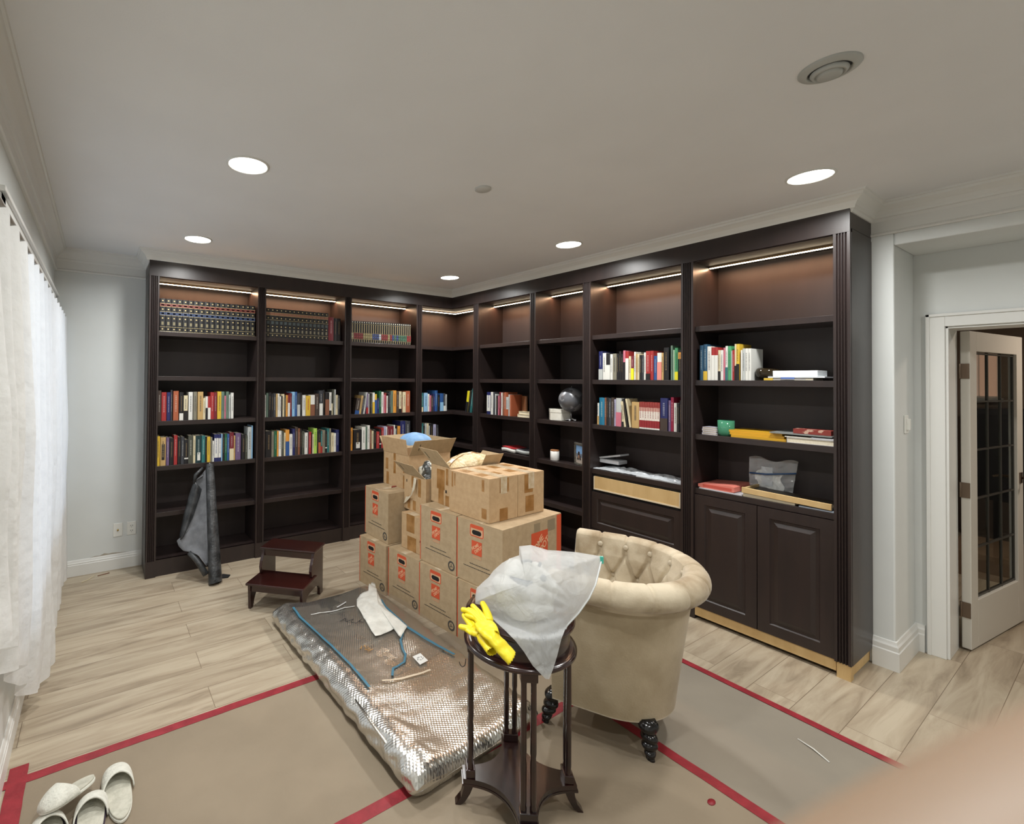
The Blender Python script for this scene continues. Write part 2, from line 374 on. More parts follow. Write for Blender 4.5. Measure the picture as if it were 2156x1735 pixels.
m = MB(); m.lathe([(.12, .001), (.12, -.004), (.115, -.008), (.09, -.016), (.084, -.016), (.082, 0)], vg, 56, cap=False); m.build('outer_ring', t)
m = MB(); m.lathe([(.083, -.002), (.06, -.004), (.001, -.003)], vd, 40, cap=False); m.build('throat', t)
m = MB(); m.lathe([(.072, -.012), (.074, -.016), (.066, -.026), (.058, -.03), (.056, -.024), (.05, -.022)], vg, 56, cap=False); m.build('middle_ring', t)
m = MB(); m.lathe([(.052, -.014), (.052, -.02), (.047, -.033), (.038, -.037), (.001, -.038)], vg, 48, cap=False); m.build('centre_disc', t)
o = MB().lathe([(.043, .001), (.043, -.006), (.039, -.009), (.001, -.0095)], flat((196, 196, 192), .5), 36, cap=False).build('ceiling_cover_plate', loc=(-1.684, -2.359, CEIL)); tag(o, 'small flat white round cover plate in the middle of the ceiling', 'cover plate')

# ================================================================== wall fittings
wp = flat((232, 232, 226), .35)
t = thing('cable_outlet', 'white wall plate with one coaxial socket, left of the power outlet', 'outlet', (-3.237, BY, .319))
MB().box((-.034, -.006, -.055), (.034, 0, .055), wp).build('plate', t, bevel=.003)
MB().lathe([(.007, 0), (.007, .008), (.004, .01)], flat((190, 160, 90), .3, .9), 14, M=Matrix.Translation((0, -.006, 0)) @ Matrix.Rotation(PI/2, 4, 'X')).build('socket', t)
t = thing('power_outlet', 'white double power outlet beside the leftmost bookcase bay', 'outlet', (-3.138, BY, .319))
MB().box((-.034, -.006, -.055), (.034, 0, .055), wp).build('plate', t, bevel=.003)
for z in (-.02, .02):
    m = MB(); m.box((-.016, -.009, z-.015), (.016, -.005, z+.015), wp); m.box((-.008, -.0095, z-.004), (-.005, -.009, z+.007), BLK); m.box((.005, -.0095, z-.004), (.008, -.009, z+.007), BLK); m.box((-.002, -.0095, z-.012), (.002, -.009, z-.008), BLK); m.build('receptacle', t)
t = thing('wall_switch', 'small white dimmer switch on the niche side wall', 'switch', (.56, -3.48, 1.345))
MB().box((-.035, -.008, -.05), (.035, 0, .055), wp).build('plate', t, bevel=.004)
MB().box((-.014, -.02, -.03), (.016, -.006, .035), wp).build('knob', t, bevel=.003)
o = MB().prism([(-3.43, .1245), (-3.39, .131), (-3.36, .129), (-3.33, .142), (-3.30, .134), (-3.27, .136), (-3.2, .128), (-3.14, .1245)], 0, .0012, flat((168, 160, 146), .9), M=Matrix.Translation((0, BY, 0)) @ Matrix.Rotation(PI/2, 4, 'X')).build('trim_6'); struct(o)

# ================================================================== curtain
cmn, nt, b = newmat('sheer_curtain_cloth'); N = nt.nodes; L = nt.links
b.inputs['Base Color'].default_value = srgb(238, 238, 236); b.inputs['Roughness'].default_value = .9
tr = N.new('ShaderNodeBsdfTranslucent'); tr.inputs[0].default_value = srgb(240, 240, 238); mx = N.new('ShaderNodeMixShader'); mx.inputs[0].default_value = .4
L.new(b.outputs[0], mx.inputs[1]); L.new(tr.outputs[0], mx.inputs[2]); L.new(mx.outputs[0], N['Material Output'].inputs[0])
no = N.new('ShaderNodeTexNoise'); no.inputs['Scale'].default_value = 14; no.inputs['Detail'].default_value = 4; tc = N.new('ShaderNodeTexCoord'); L.new(tc.outputs['Object'], no.inputs[0])
bp = N.new('ShaderNodeBump'); bp.inputs['Strength'].default_value = .5; bp.inputs['Distance'].default_value = .02; L.new(no.outputs['Fac'], bp.inputs['Height']); L.new(bp.outputs[0], b.inputs['Normal'])
t = thing('sheer_curtain', 'white sheer curtain hanging in folds over the window at left', 'curtain', (0, 0, 0))
def curt(u, v):
    y = .26-3.3*u; hem = .1+max(0, -1.42-y)*.64; z = 2.04-(2.04-hem)*v
    k = 17
    ph = 2*PI*k*u+.6*math.sin(5*u+1)+.5*noise.noise(Vector((u*7, 2, 0)))
    amp = .012+.024*min(1, v*2.2)
    x = WX+.075+amp*math.sin(ph)+.012*math.sin(2.3*ph+v*3)*v+.03*v*noise.noise(Vector((u*6, v*3, 4)))
    z += .02*math.sin(ph*.5)*v+(.01*math.cos(ph) if v > .98 else 0)+(.012*math.sin(ph) if v < .03 else 0)
    y += .02*v*noise.noise(Vector((u*9, v*4, 9)))
    return (x, y, z)
MB().grid(curt, 260, 60, cmn).build('cloth', t)
m = MB(); m.tube([(WX+.07, .3, 2.055), (WX+.07, -3.1, 2.055)], .01, flat((150, 146, 140), .4, .5)); m.build('rail', t)

# ================================================================== floor protection paper and tape
PAP = noisy('floor_paper', (130, 117, 98), (142, 128, 108), 2.2, .7, .12, 30, detail=6)
PAP2 = noisy('floor_paper_grey', (130, 122, 109), (138, 130, 116), 2.2, .7, .1, 30, detail=6)
RT = noisy('red_tape', (128, 28, 38), (148, 38, 48), 20, .5, .1)
tag(MB().box((-3.62, -2.71, .0005), (-.57, -1.87, .0022), PAP).build('paper_sheet'), 'brown floor protection paper behind the slippers, running to the boxes', 'paper')
tag(MB().box((-3.62, -6.1, .0005), (-1.31, -2.7, .0026), PAP).build('paper_sheet'), 'brown floor protection paper under the plant stand in the foreground', 'paper')
tag(MB().box((-1.32, -6.1, .0005), (-.57, -2.70, .0022), PAP2).build('paper_sheet'), 'greyer strip of floor paper between the two red tapes at right', 'paper')
def tapes(name, pts, w, label, z=.003):
    a, c = Vector(pts[0]), Vector(pts[1]); d = (c-a).normalized(); n = Vector((-d.y, d.x))*w/2; m = MB(); K = 24
    vs = []; rr = random.Random(len(label))
    for i in range(K+1):
        p = a+(c-a)*i/K; j = Vector((-d.y, d.x))*(rr.uniform(-.0015, .0015))
        for s in (1, -1):
            for zz in (z, z+.0006): q = p+n*s+j; vs.append((q.x, q.y, zz))
    fs = []
    for i in range(K):
        b0 = i*4; b1 = b0+4; fs += [(b0, b1, b1+1, b0+1), (b0+1, b1+1, b1+3, b0+3), (b0+3, b1+3, b1+2, b0+2), (b0+2, b1+2, b1, b0)]
    fs += [(0, 1, 3, 2), (K*4, K*4+2, K*4+3, K*4+1)]
    m.add(vs, fs, RT); tag(m.build(name), label, 'tape', 'red tape on the floor paper')
tapes('red_tape', [(-3.69, -1.868), (-2.2, -1.868)], .045, 'long red tape strip from the curtain wall to the foil pad')
tapes('red_tape', [(-3.634, -1.78), (-3.634, -2.7)], .062, 'wide red tape strip crossing at far left beside the slippers', .0038)
tapes('red_tape', [(-2.9, -2.705), (-1.3, -2.705)], .05, 'red tape strip under the foil pad near the plant stand')
tapes('red_tape', [(-1.315, -2.72), (-1.315, -5.4)], .05, 'red tape strip running from the armchair foot to the bottom edge', .0038)
tapes('red_tape', [(-.572, -2.5), (-.572, -5.2)], .042, 'rightmost red tape strip between paper and wood floor', .0044)
m = MB(); m.lathe([(.012, .003), (.012, .005)], RT, 10, M=Matrix.Translation(onz(1498, 1691, 0)) @ Matrix.Diagonal((1.6, 1, 1, 1))); tag(m.build('tape_scrap'), 'tiny red scrap of tape alone on the floor paper', 'scrap')
a, c = onz(1680, 1556, 0.004), onz(1746, 1605, .004)
m = MB(); m.tube([a, a.lerp(c, .5)+Vector((.004, 0, .004)), c], .003, flat('W'), 6); tag(m.build('plastic_strip'), 'thin white plastic strip lying on the grey paper at right', 'strip')
a, c = onz(172, 1226, 0.004), onz(196, 1216, .004)
m = MB(); m.tube([a, a.lerp(c, .6), c+Vector((.01, .02, .01))], .0025, flat('C'), 6); m.tube([c+Vector((.03, .02, 0)), c+Vector((.11, .04, 0))], .003, flat('b'), 6); tag(m.build('debris'), 'small strips of debris on the floor by the back baseboard', 'debris', kind='stuff')
# ================================================================== bookcases
ZS = [1.9552, 1.5946, 1.2335, .8727, .5028]; ZP = .1284; ZK = .0852; ZF = 2.3921; ZT = 2.5; DEP = BY-.002; ST = .036
LX = A0     # origin of the left run
class Run:
    def __init__(s, origin, rz): s.o = Vector(origin); s.rz = rz; s.M = Matrix.Translation(s.o) @ Matrix.Rotation(rz, 4, 'Z')
LR = Run((LX, 0, 0), 0); RR = Run((0, 0, 0), -PI/2)
a = [0, .0736, .8552, .929, 1.7041, 1.7802, 2.5567, 2.6326]; AC = 3.0607
bq = [.3777, .4615, 1.1671, 1.2337, 1.7366, 1.8118, 2.5203, 2.5998, 3.3196, 3.3891]
LED = emit('led_strip_glow', (255, 232, 196), 16)
LEDB = flat((150, 120, 80), .4, .6)
def fluted(x0, x1, z0, z1, parent, y0=-.018, n=4):
    w_ = x1-x0; mg = w_*.16; g = (w_-2*mg)/n; P = [(x0, .02), (x0, y0)]
    for k in range(n):
        c0 = x0+mg+k*g; P += [(c0+g*.12, y0), (c0+g*.22, y0+.007), (c0+g*.5, y0+.010), (c0+g*.78, y0+.007), (c0+g*.88, y0)]
    P += [(x1, y0), (x1, .02)]
    m = MB(); m.prism(P, z0, z1, ESP); return m.build('fluted_pilaster', parent)
def unit(run, x0, x1, label, xl, xr, shelves, z0, bottom='plinth', name='bookcase_bay', pil=True, pil_r=False, led=True):
    """x0..x1 clear opening; xl/xr outer faces of the side panels"""
    t = thing(name, label, 'bookcase', run.o, run.rz)
    for i, (p, q) in enumerate(((xl, x0), (x1, xr))):
        m = MB(); m.box((p, .0205, z0), (q, DEP, ZF+.02), ESP); m.build('side_panel', t)
    m = MB(); m.box((x0, DEP-.012, z0), (x1, DEP, ZF+.02), ESPB); m.build('back_panel', t)
    m = MB(); m.box((x0, .0, ZF-.004), (x1, DEP-.012, ZF+.02), ESPB); m.build('top_panel', t)
    for z in shelves:
        m = MB(); m.box((x0+.0005, .004, z-ST), (x1-.0005, DEP-.013, z), ESP); m.build('shelf', t, bevel=.0015)
    if bottom == 'plinth':
        m = MB(); m.box((x0, -.004, 0), (x1, .02, ZP), ESP); m.box((x0, .004, ZP-.03), (x1, DEP-.012, ZP), ESP); m.build('plinth', t)
    if led:
        m = MB(); m.box((x0+.004, .195, ZF-.018), (x1-.004, .211, ZF-.004), LEDB); m.box((x0+.004, .196, ZF-.022), (x1-.004, .21, ZF-.018), LED); m.build('light_strip', t)
        area('strip_lamp', ((x0+x1)/2, .203, ZF-.026), x1-x0-.02, 3.6*(x1-x0)/.75, (1, .54, .30), shape='RECTANGLE', size_y=.012, parent=t)
    return t
h = lambda p, q: (p+q)/2
U1 = unit(LR, a[1], a[2], 'leftmost bookcase bay holding the black and red encyclopedia set', .001, h(a[2], a[3]), ZS, 0)
fluted(a[0], a[1], ZP, ZF, U1); MB().box((0, -.018, 0), (a[1], .02, ZP), ESP).build('plinth_block', U1)
U2 = unit(LR, a[3], a[4], 'second bookcase bay from the left, behind the step stool', h(a[2], a[3])+.0005, h(a[4], a[5]), ZS, 0)
fluted(a[2], a[3], ZP, ZF, U2); MB().box((a[2], -.018, 0), (a[3], .02, ZP), ESP).build('plinth_block', U2)
U3 = unit(LR, a[5], a[6], 'third bookcase bay from the left, behind the upper left moving box', h(a[4], a[5])+.0005, h(a[6], a[7]), ZS, 0)
fluted(a[4], a[5], ZP, ZF, U3); MB().box((a[4], -.018, 0), (a[5], .02, ZP), ESP).build('plinth_block', U3)
# corner unit, in world coordinates
CX0 = LX+a[7]; CB0 = -bq[0]
UC = thing('corner_bookcase', 'L-shaped bookcase unit in the room corner', 'bookcase', (0, 0, 0))
xc = LX+h(a[6], a[7])+.0005; yc = -h(bq[0], bq[1])
MB().box((xc, .0205, 0), (CX0, DEP, ZF+.02), ESP).build('side_panel', UC); MB().box((.0205, yc, 0), (DEP, CB0, ZF+.02), ESP).build('side_panel', UC)
m = MB(); m.box((CX0, DEP-.012, 0), (DEP, DEP, ZF+.02), ESPB); m.box((DEP-.012, CB0, 0), (DEP, DEP-.012, ZF+.02), ESPB); m.build('back_panel', UC)
def Lp(z0, z1, mat, name, ins=.004, **k):
    i = ins; e = DEP-.013
    m = MB(); m.prism([(CX0, i), (i, i), (i, CB0), (e, CB0), (e, e), (CX0, e)], z0, z1, mat); return m.build(name, UC, **k)
for z in ZS: Lp(z-ST, z, ESP, 'shelf')
Lp(ZF-.004, ZF+.02, ESPB, 'top_panel'); Lp(ZP-.03, ZP, ESP, 'bottom_panel')
m = MB(); m.box((CX0, 0, 0), (.0, .02, ZP), ESP); m.box((0, CB0, 0), (.02, .02, ZP), ESP); m.build('plinth', UC)
o = fluted(a[6], a[7], ZP, ZF, UC); o.location = (LX, 0, 0); MB().box((LX+a[6], -.018, 0), (LX+a[7], .02, ZP), ESP).build('plinth_block', UC)
m = MB(); m.prism([(CX0, .196), (.196, .196), (.196, CB0), (.21, CB0), (.21, .21), (CX0, .21)], ZF-.022, ZF-.018, LED); m.build('light_strip', UC)
area('strip_lamp', (CX0/2+.1, .203, ZF-.026), .55, 2.6, (1, .54, .30), shape='RECTANGLE', size_y=.012, parent=UC)
area('strip_lamp', (.203, CB0/2+.1, ZF-.026), .5, 2.4, (1, .54, .30), shape='RECTANGLE', size_y=.012, rot=(0, 0, PI/2), parent=UC)
# right run
V1 = unit(RR, bq[1], bq[2], 'bookcase bay just right of the room corner', h(bq[0], bq[1])+.0005, h(bq[2], bq[3]), ZS, 0)
fluted(bq[0], bq[1], ZP, ZF, V1); MB().box((bq[0], -.018, 0), (bq[1], .02, ZP), ESP).build('plinth_block', V1)
V2 = unit(RR, bq[3], bq[4], 'narrow bookcase bay holding the globe', h(bq[2], bq[3])+.0005, h(bq[4], bq[5]), ZS, 0)
fluted(bq[2], bq[3], ZP, ZF, V2); MB().box((bq[2], -.018, 0), (bq[3], .02, ZP), ESP).build('plinth_block', V2)
V3 = unit(RR, bq[5], bq[6], 'bookcase bay with the missing drawer front behind the armchair', h(bq[4], bq[5])+.0005, h(bq[6], bq[7]), ZS[:4], ZK, '', 'cabinet_bay')
fluted(bq[4], bq[5], ZK, ZF, V3)
V4 = unit(RR, bq[7], bq[8], 'rightmost bookcase bay with two closed lower doors', h(bq[6], bq[7])+.0005, bq[9]-.001, ZS[:4], ZK, '', 'cabinet_bay')
fluted(bq[6], bq[7], ZK, ZF, V4); fluted(bq[8], bq[9], ZK, ZF, V4)
def panel(x0, x1, z0, z1, y, th, mat, name, parent, fr=.06):
    """raised panel front with bevelled moulding, front face at y"""
    rings = [(0, 0), (fr, 0), (fr+.006, .009), (fr+.02, .009), (fr+.042, .001), (fr+.05, .001)]
    vs = []; fs = []
    for ins, dp in rings:
        vs += [(x0+ins, y+dp, z0+ins), (x1-ins, y+dp, z0+ins), (x1-ins, y+dp, z1-ins), (x0+ins, y+dp, z1-ins)]
    n = len(rings)
    for k in range(n-1):
        for j in range(4): fs.append((k*4+j, k*4+(j+1) % 4, (k+1)*4+(j+1) % 4, (k+1)*4+j))
    fs.append(tuple((n-1)*4+j for j in range(4)))
    b0 = len(vs); vs += [(x0, y+th, z0), (x1, y+th, z0), (x1, y+th, z1), (x0, y+th, z1)]
    fs.append((b0+3, b0+2, b0+1, b0))
    for j in range(4): fs.append((j, (j+1) % 4, b0+(j+1) % 4, b0+j))
    m = MB(); m.add(vs, fs, mat); return m.build(name, parent)
zc = ZS[3]-ST
mid = h(bq[7], bq[8])
panel(bq[7]+.003, mid-.002, ZK+.003, zc-.004, -.004, .02, ESP, 'door', V4); panel(mid+.002, bq[8]-.003, ZK+.003, zc-.004, -.004, .02, ESP, 'door', V4)
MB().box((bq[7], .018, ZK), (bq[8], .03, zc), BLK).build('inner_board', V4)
MB().box((bq[7], .006, .026), (bq[8]+.001, .022, ZK-.001), PLY).build('kick_board', V4)
m = MB(); m.box((bq[8]+.006, -.004, 0), (bq[9]-.006, .04, ZK), PLY); m.build('foot_post', V4)
m = MB(); m.box((bq[9]-.03, .04, .012), (bq[9]-.012, DEP, ZK), PLY); m.build('side_kick', V4)
MB().box((bq[9]-.004, .002, ZK), (bq[9]+.001, DEP, ZF), ESP).build('end_panel', V4)
# drawer bay
m = MB(); m.box((bq[5]+.002, .02, .70), (bq[6]-.002, .03, zc), BLK); m.build('drawer_gap_shade', V3)  # flat black board, colours in the shade of the gap around the drawer
dr = MB(); dr.box((bq[5]+.022, .0, .716), (bq[6]-.01, .014, .817), PLY); dr = dr.build('drawer', V3)
m = MB(); m.box((bq[5]+.022, -.004, .712), (bq[6]-.01, .0, .722), flat((214, 200, 172), .6)); m.box((bq[6]-.018, -.004, .722), (bq[6]-.01, 0, .817), flat((214, 200, 172), .6)); m.box((bq[5]+.022, -.004, .722), (bq[5]+.03, 0, .817), flat((214, 200, 172), .6)); m.build('drawer_edge', dr)
panel(bq[5]+.003, bq[6]-.003, .40, .692, -.004, .02, ESP, 'lower_drawer_front', V3, fr=.05)
panel(bq[5]+.003, bq[6]-.003, ZK+.003, .395, -.004, .02, ESP, 'lower_drawer_front', V3, fr=.05)
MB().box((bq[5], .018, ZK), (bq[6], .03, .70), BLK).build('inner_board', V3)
MB().box((bq[5], .01, .02), (bq[6], .022, ZK-.001), PLY).build('kick_board', V3)
MB().box((bq[4], .0, 0), (bq[5], .04, ZK), ESP).build('foot_post', V3); MB().box((bq[6], .004, 0), (bq[7], .04, ZK), ESP).build('foot_post', V3)
# fascia boards
m = MB(); m.box((LX, -.02, ZF), (-.0205, -.001, ZT+.03), ESP); m.box((LX, -.001, ZF+.021), (0, DEP, ZT+.03), ESP); tag(m.build('fascia_board'), 'long dark fascia board above the left bookcase run', 'fascia')
m = MB(); m.box((-.02, B9, ZF), (-.001, -.001, ZT+.03), ESP); m.box((-.001, B9, ZF+.021), (DEP, -.001, ZT+.03), ESP); tag(m.build('fascia_board'), 'long dark fascia board above the right bookcase run', 'fascia')
MB().box((.0, -.018, ZP), (.0012, DEP-.02, ZF), ESP).build('end_panel', U1)

# ================================================================== books
PAGE = noisy('book_pages', (214, 204, 180), (228, 220, 198), 60, .8, .1, 200, stretch=(8, 1, 1))
GOLD = flat((196, 178, 132), .35, .3, name='gilt')
def book_mesh(w_, d_, h_, col, bands=(), marks=None, hard=True, gap=.0):
    """X across the spine, Y into the shelf, Z up; spine at y=0"""
    c = flat(col, .45); m = MB(); tb = min(.003, w_*.12) if hard else min(.0012, w_*.1); e = .003 if hard else 0
    P = [(0, d_), (0, .002), (w_*.12, .0004), (w_*.5, -.0012), (w_*.88, .0004), (w_, .002), (w_, d_), (w_-tb, d_), (w_-tb, .004), (tb, .004), (tb, d_)]
    m.prism(P, 0, h_, c)
    m.box((tb, .004, e), (w_-tb, d_-e*1.5, h_-e), PAGE)
    for (z0, z1, cc, *xx) in bands:
        x0, x1 = xx if xx else (0, 1)
        f = -.0018
        m.box((x0*w_+.0002, f, z0*h_), (x1*w_-.0002, .003, z1*h_), flat(cc, .45) if not isinstance(cc, bpy.types.Material) else cc)
    if marks:
        cc, z0, z1, seed = marks; r_ = random.Random(seed); z = z0
        mk = flat(tuple(int(p_*.5+q_*.5) for p_, q_ in zip(cc, col)), .5)
        while z < z1:
            l = r_.uniform(.012, .05); 
            m.box((w_*.38, -.0021, z*h_), (w_*.62, -.001, min(z+l, z1)*h_), mk); z += l+r_.uniform(.008, .02)
    return m
BOOKS = {}
def put_book(run, X, z, w_, h_, col, bands=(), marks=None, d_=.15, yoff=.02, tilt=0, label=None, group=None, hard=True, name='book'):
    m = book_mesh(w_, d_, h_, col, bands, marks, hard); o = m.build(name)
    o.matrix_world = run.M @ Matrix.Translation((X, yoff, z+.0003)) @ Matrix.Rotation(tilt, 4, 'Y')
    tag(o, label, 'book', group); return o
def hue(c): return CNAME[c] if isinstance(c, str) else 'grey'
USED = set()
def row(run, plane, zi, origin, sc, data, place, group, yoff=.02, d_=(.135, .165), zbase=None):
    """data: items (x0, x1, top, colour[, lower colour, fraction][, flags]) in zoomed-crop pixels, kept as widths and heights in the shelf plane"""
    z = zbase if zbase is not None else ZS[zi]; n = len(data); prev = None
    items = []
    for it in data:
        x0, x1, ty, c = it[:4]; ex = list(it[4:]); lo = None; fr = 0; fl = ''
        if len(ex) >= 2 and not isinstance(ex[1], str): lo, fr = ex[:2]; ex = ex[2:]
        if ex: fl = ex[0]
        u0 = origin[0]+x0*sc; u1 = origin[0]+x1*sc; v = origin[1]+ty*sc
        um = (u0+u1)/2; vb = origin[1]+(ty+400)*sc
        if run is LR: p0 = ony(u0, v, yoff); p1 = ony(u1, v, yoff); X0, X1 = p0.x-LX, p1.x-LX
        else: p0 = onx(u0, v, yoff); p1 = onx(u1, v, yoff); X0, X1 = -p0.y, -p1.y
        items.append([X0, X1, (p0.z+p1.z)/2-z, c, lo, fr, fl])
    for k, (X0, X1, h_, c, lo, fr, fl) in enumerate(items):
        if prev is not None and X0 < prev+.0006: X0 = prev+.0006
        if k+1 < n and X1 > items[k+1][0]-.0006 and 'l' not in fl and 'r' not in fl: X1 = max(X0+.004, items[k+1][0]-.0006)
        w_ = max(.005, X1-X0); prev = X0+w_
        bands = []; marks = None; desc = ''
        if lo: bands.append((.0, fr, PAL[lo], 0, 1)); desc = ' with %s lower spine' % hue(lo)
        if 'v' in fl: bands.append((.14, .86, PAL['W'], .05, .95)); desc = ' with wide white spine panel'
        if 'x' in fl: bands.append((.09, .38, PAL['W'], .3, .8)); desc = ' with white sticker low on the spine'
        if 'h' in fl: bands.append((.20, .25, PAL['W'], .0, 1)); desc = ' with thin white band low on the spine'
        if 'i' in fl: bands.append((.2, .76, PAL['K'], .25, .8)); desc = ' with a black oblong panel'
        if 'o' in fl: bands.append((.7, .92, PAL['O'], .0, 1)); desc = ' with an orange patch at the top'
        dark = c in 'KkDGTRMBNUAbetnqm'
        if not lo or fr < .5:
            if w_ > .011: marks = ('W' if dark and c != 'K' else ('S' if c in 'Kk' else 'D')) if 'R' not in fl else 'R', max(.3, fr+.08), .86, k*7+int(w_*9000)
        if marks: marks = (PAL[marks[0]],)+marks[1:]
        tilt = 0
        if 'l' in fl: tilt = .16
        if 'r' in fl: tilt = -.16
        size = ('thick ' if w_ > .038 else 'slim ' if w_ < .015 else '')+('tall ' if h_ > .27 else 'short ' if h_ < .17 else '')
        if tilt: size = 'leaning '+size
        lab = '%s%s book%s, %s from left, %s' % (size, hue(c), desc, ORD[k], place)
        wd = lab.split()
        if len(wd) > 16: lab = '%s%s book, %s from left, %s' % (size.replace('short ', ''), hue(c), ORD[k], place)
        put_book(run, X0+(.0 if tilt <= 0 else 0), z, w_, h_, PAL[c], bands, marks, R.uniform(*d_), yoff, tilt, lab, group, hard=w_ > .012)
def enc_row(run, zi, px0, px1, n, t0, t1, style, place, group, start=0, yoff=.02, cols=None):
    z = ZS[zi]; p0 = ony(px0, t0, yoff); p1 = ony(px1, t1, yoff); X0, X1 = p0.x-LX, p1.x-LX; w_ = (X1-X0)/n
    for k in range(n):
        h_ = p0.z+(p1.z-p0.z)*k/n-z; b = []
        gl = lambda q: [(q, q+.008, GOLD)]
        dot = lambda q: [(q, q+.035, GOLD, .36, .64)]
        if style == 1:
            b = dot(.92)+gl(.855)+[(.765, .85, (112, 56, 50)), (.79, .825, (170, 128, 104), .2, .8)]+gl(.755)+dot(.66)+gl(.60)+[(.50, .595, (44, 58, 88)), (.53, .57, (120, 128, 136), .25, .75)]+gl(.49)+dot(.39)+[(.2, .3, (120, 112, 86), .3, .7)]+gl(.14)+dot(.06)+gl(.01)
            d = 'black encyclopedia volume with red and blue labels'
        elif style == 2:
            b = dot(.92)+gl(.855)+[(.765, .85, (142, 100, 80))]+gl(.755)+dot(.65)+gl(.60)+[(.46, .56, (74, 84, 86), .2, .8)]+dot(.36)+[(.2, .3, (130, 124, 104), .3, .7)]+gl(.14)+dot(.06)
            d = 'black encyclopedia volume with tan spine label'
        else:
            c = cols[k]; b = [(.92, .97, (210, 206, 190), .3, .7)]+gl(.87)+[(.46, .86, GOLD, .4, .6)]+gl(.44)+[(.16, .43, c, .05, .95)]+gl(.14)+[(.02, .13, GOLD, .42, .58), (.2, .22, GOLD), (.32, .34, GOLD)]
            d = 'black volume with gilt stripe and %s label' % CN3[c]
        put_book(run, X0+k*w_, z, w_-.0012, h_, (22, 22, 24), b, None, .17, yoff, 0, '%s, %s from left, %s' % (d, ORD[start+k], place), group, name='encyclopedia_volume')
P1 = 'top shelf, leftmost bay'; P2 = 'top shelf, second bay'; P3 = 'top shelf, third bay'
enc_row(LR, 0, 337, 537.5, 18, 628, 644.5, 1, P1, 'encyclopedia set with red and blue labels')
enc_row(LR, 0, 560.5, 691.5, 15, 648, 660, 2, P2, 'encyclopedia set with tan labels')
rw = lambda *a_, **k: row(*a_, **k)
g7 = 'books beside the encyclopedias'
row(LR, 0, 0, (325, 600), .19017, [(1929, 1986, 358, 'M'), (1990, 2022, 370, 'K'), (2026, 2064, 372, 'K')], 'right end of top shelf, second bay', g7)
cr, cb, cg, ct, cy, cw_ = (120, 40, 44), (50, 66, 112), (60, 96, 78), (160, 150, 120), (140, 130, 92), (176, 182, 188)
CN3 = {cr: 'red', cb: 'blue', cg: 'green', ct: 'tan', cy: 'olive', cw_: 'pale'}
enc_row(LR, 0, 740, 865.5, 27, 675, 683, 3, P3, 'small black volumes with coloured labels', cols=[ct, cr, cr, cr, cr, cy, cy, cy, cy, cb, cb, cb, cw_, cr, cr, cr, cy, cr, cb, cg, cb, cg, cg, cg, cg, cr, cr])
S1 = .10372; O1 = (325, 810)
row(LR, 0, 2, O1, S1, [(70, 143, 120, 'k'), (150, 248, 155, 'R'), (258, 330, 155, 'N'), (335, 370, 110, 'D'), (388, 495, 130, 'A'), (512, 592, 155, 'K', 'W', .25), (600, 680, 220, 'C', 'K', .38), (700, 782, 150, 'W'), (798, 868, 145, 'E'), (885, 995, 145, 'S'),
    (995, 1040, 270, 'C'), (1045, 1090, 240, 'W', 'K', .5), (1090, 1145, 235, 'R', 'W', .5), (1148, 1215, 155, 'R'), (1218, 1275, 155, 'M'), (1285, 1362, 140, 'Y'), (1365, 1425, 140, 'g'), (1425, 1458, 225, 'P'), (1462, 1515, 140, 'g'), (1518, 1550, 205, 'w'), (1562, 1612, 165, 'W')],
    'third shelf, leftmost bay', 'books on the third shelf of the leftmost bay')
row(LR, 0, 3, O1, S1, [(48, 115, 1050, 'Y'), (125, 235, 1070, 'S', 'i'), (245, 305, 1075, 'U'), (315, 392, 1085, 'K'), (400, 470, 1030, 'R'), (480, 545, 1065, 'K'), (548, 608, 1060, 'D'), (612, 692, 1115, 'K', 'h'), (695, 790, 1040, 'e'), (793, 838, 1040, 'C'),
    (840, 960, 1035, 'T', 'x'), (965, 1035, 1035, 't'), (1040, 1070, 1050, 'K'), (1075, 1138, 1060, 'Y'), (1142, 1180, 1070, 'E'), (1183, 1215, 1145, 'W'), (1218, 1302, 1010, 'N', 'v'), (1302, 1360, 1010, 'N', 'v'), (1362, 1385, 1000, 'L'), (1388, 1430, 1000, 'K'),
    (1432, 1480, 1000, 'G'), (1482, 1525, 1000, 'B'), (1530, 1615, 970, 'M', 'C', .42), (1618, 1645, 1040, 'S'), (1652, 1758, 985, 'U'), (1775, 1850, 1010, 'K'), (1852, 1890, 1030, 'e'), (1900, 1975, 860, 'w'), (1978, 2003, 830, 'L')],
    'fourth shelf, leftmost bay', 'books on the fourth shelf of the leftmost bay')
S2 = .09223; O2 = (545, 810)
row(LR, 0, 2, O2, S2, [(130, 165, 235, 'W'), (170, 220, 190, 'g'), (225, 285, 180, 'K'), (290, 340, 210, 'K', 'v') if False else (290, 340, 210, 'K'), (342, 390, 205, 'D'), (395, 435, 210, 'S'), (438, 475, 205, 'W'), (478, 512, 270, 'W'), (515, 545, 260, 'K'), (548, 585, 215, 'C'),
    (588, 620, 240, 'e'), (622, 665, 240, 'O'), (667, 712, 235, 'M', 'W', .63), (715, 755, 195, 'M'), (765, 825, 165, 'L'), (828, 875, 165, 'B'), (880, 945, 195, 'D', 'w', .5), (948, 990, 185, 'K'), (998, 1070, 240, 'W'), (1080, 1180, 255, 'Y', 'R'), (1185, 1280, 235, 'W', 'b', .54),
    (1292, 1375, 205, 'k'), (1388, 1462, 135, 'D', 'W', .48), (1465, 1505, 115, 'K'), (1520, 1605, 180, 'K', 'b', .7), (1612, 1662, 175, 'W', 'K', .2), (1665, 1690, 430, 'C'), (1692, 1725, 110, 'e'), (1728, 1758, 110, 'w'), (1760, 1808, 235, 'C'), (1810, 1850, 245, 'D')],
    'third shelf, second bay', 'books on the third shelf of the second bay')
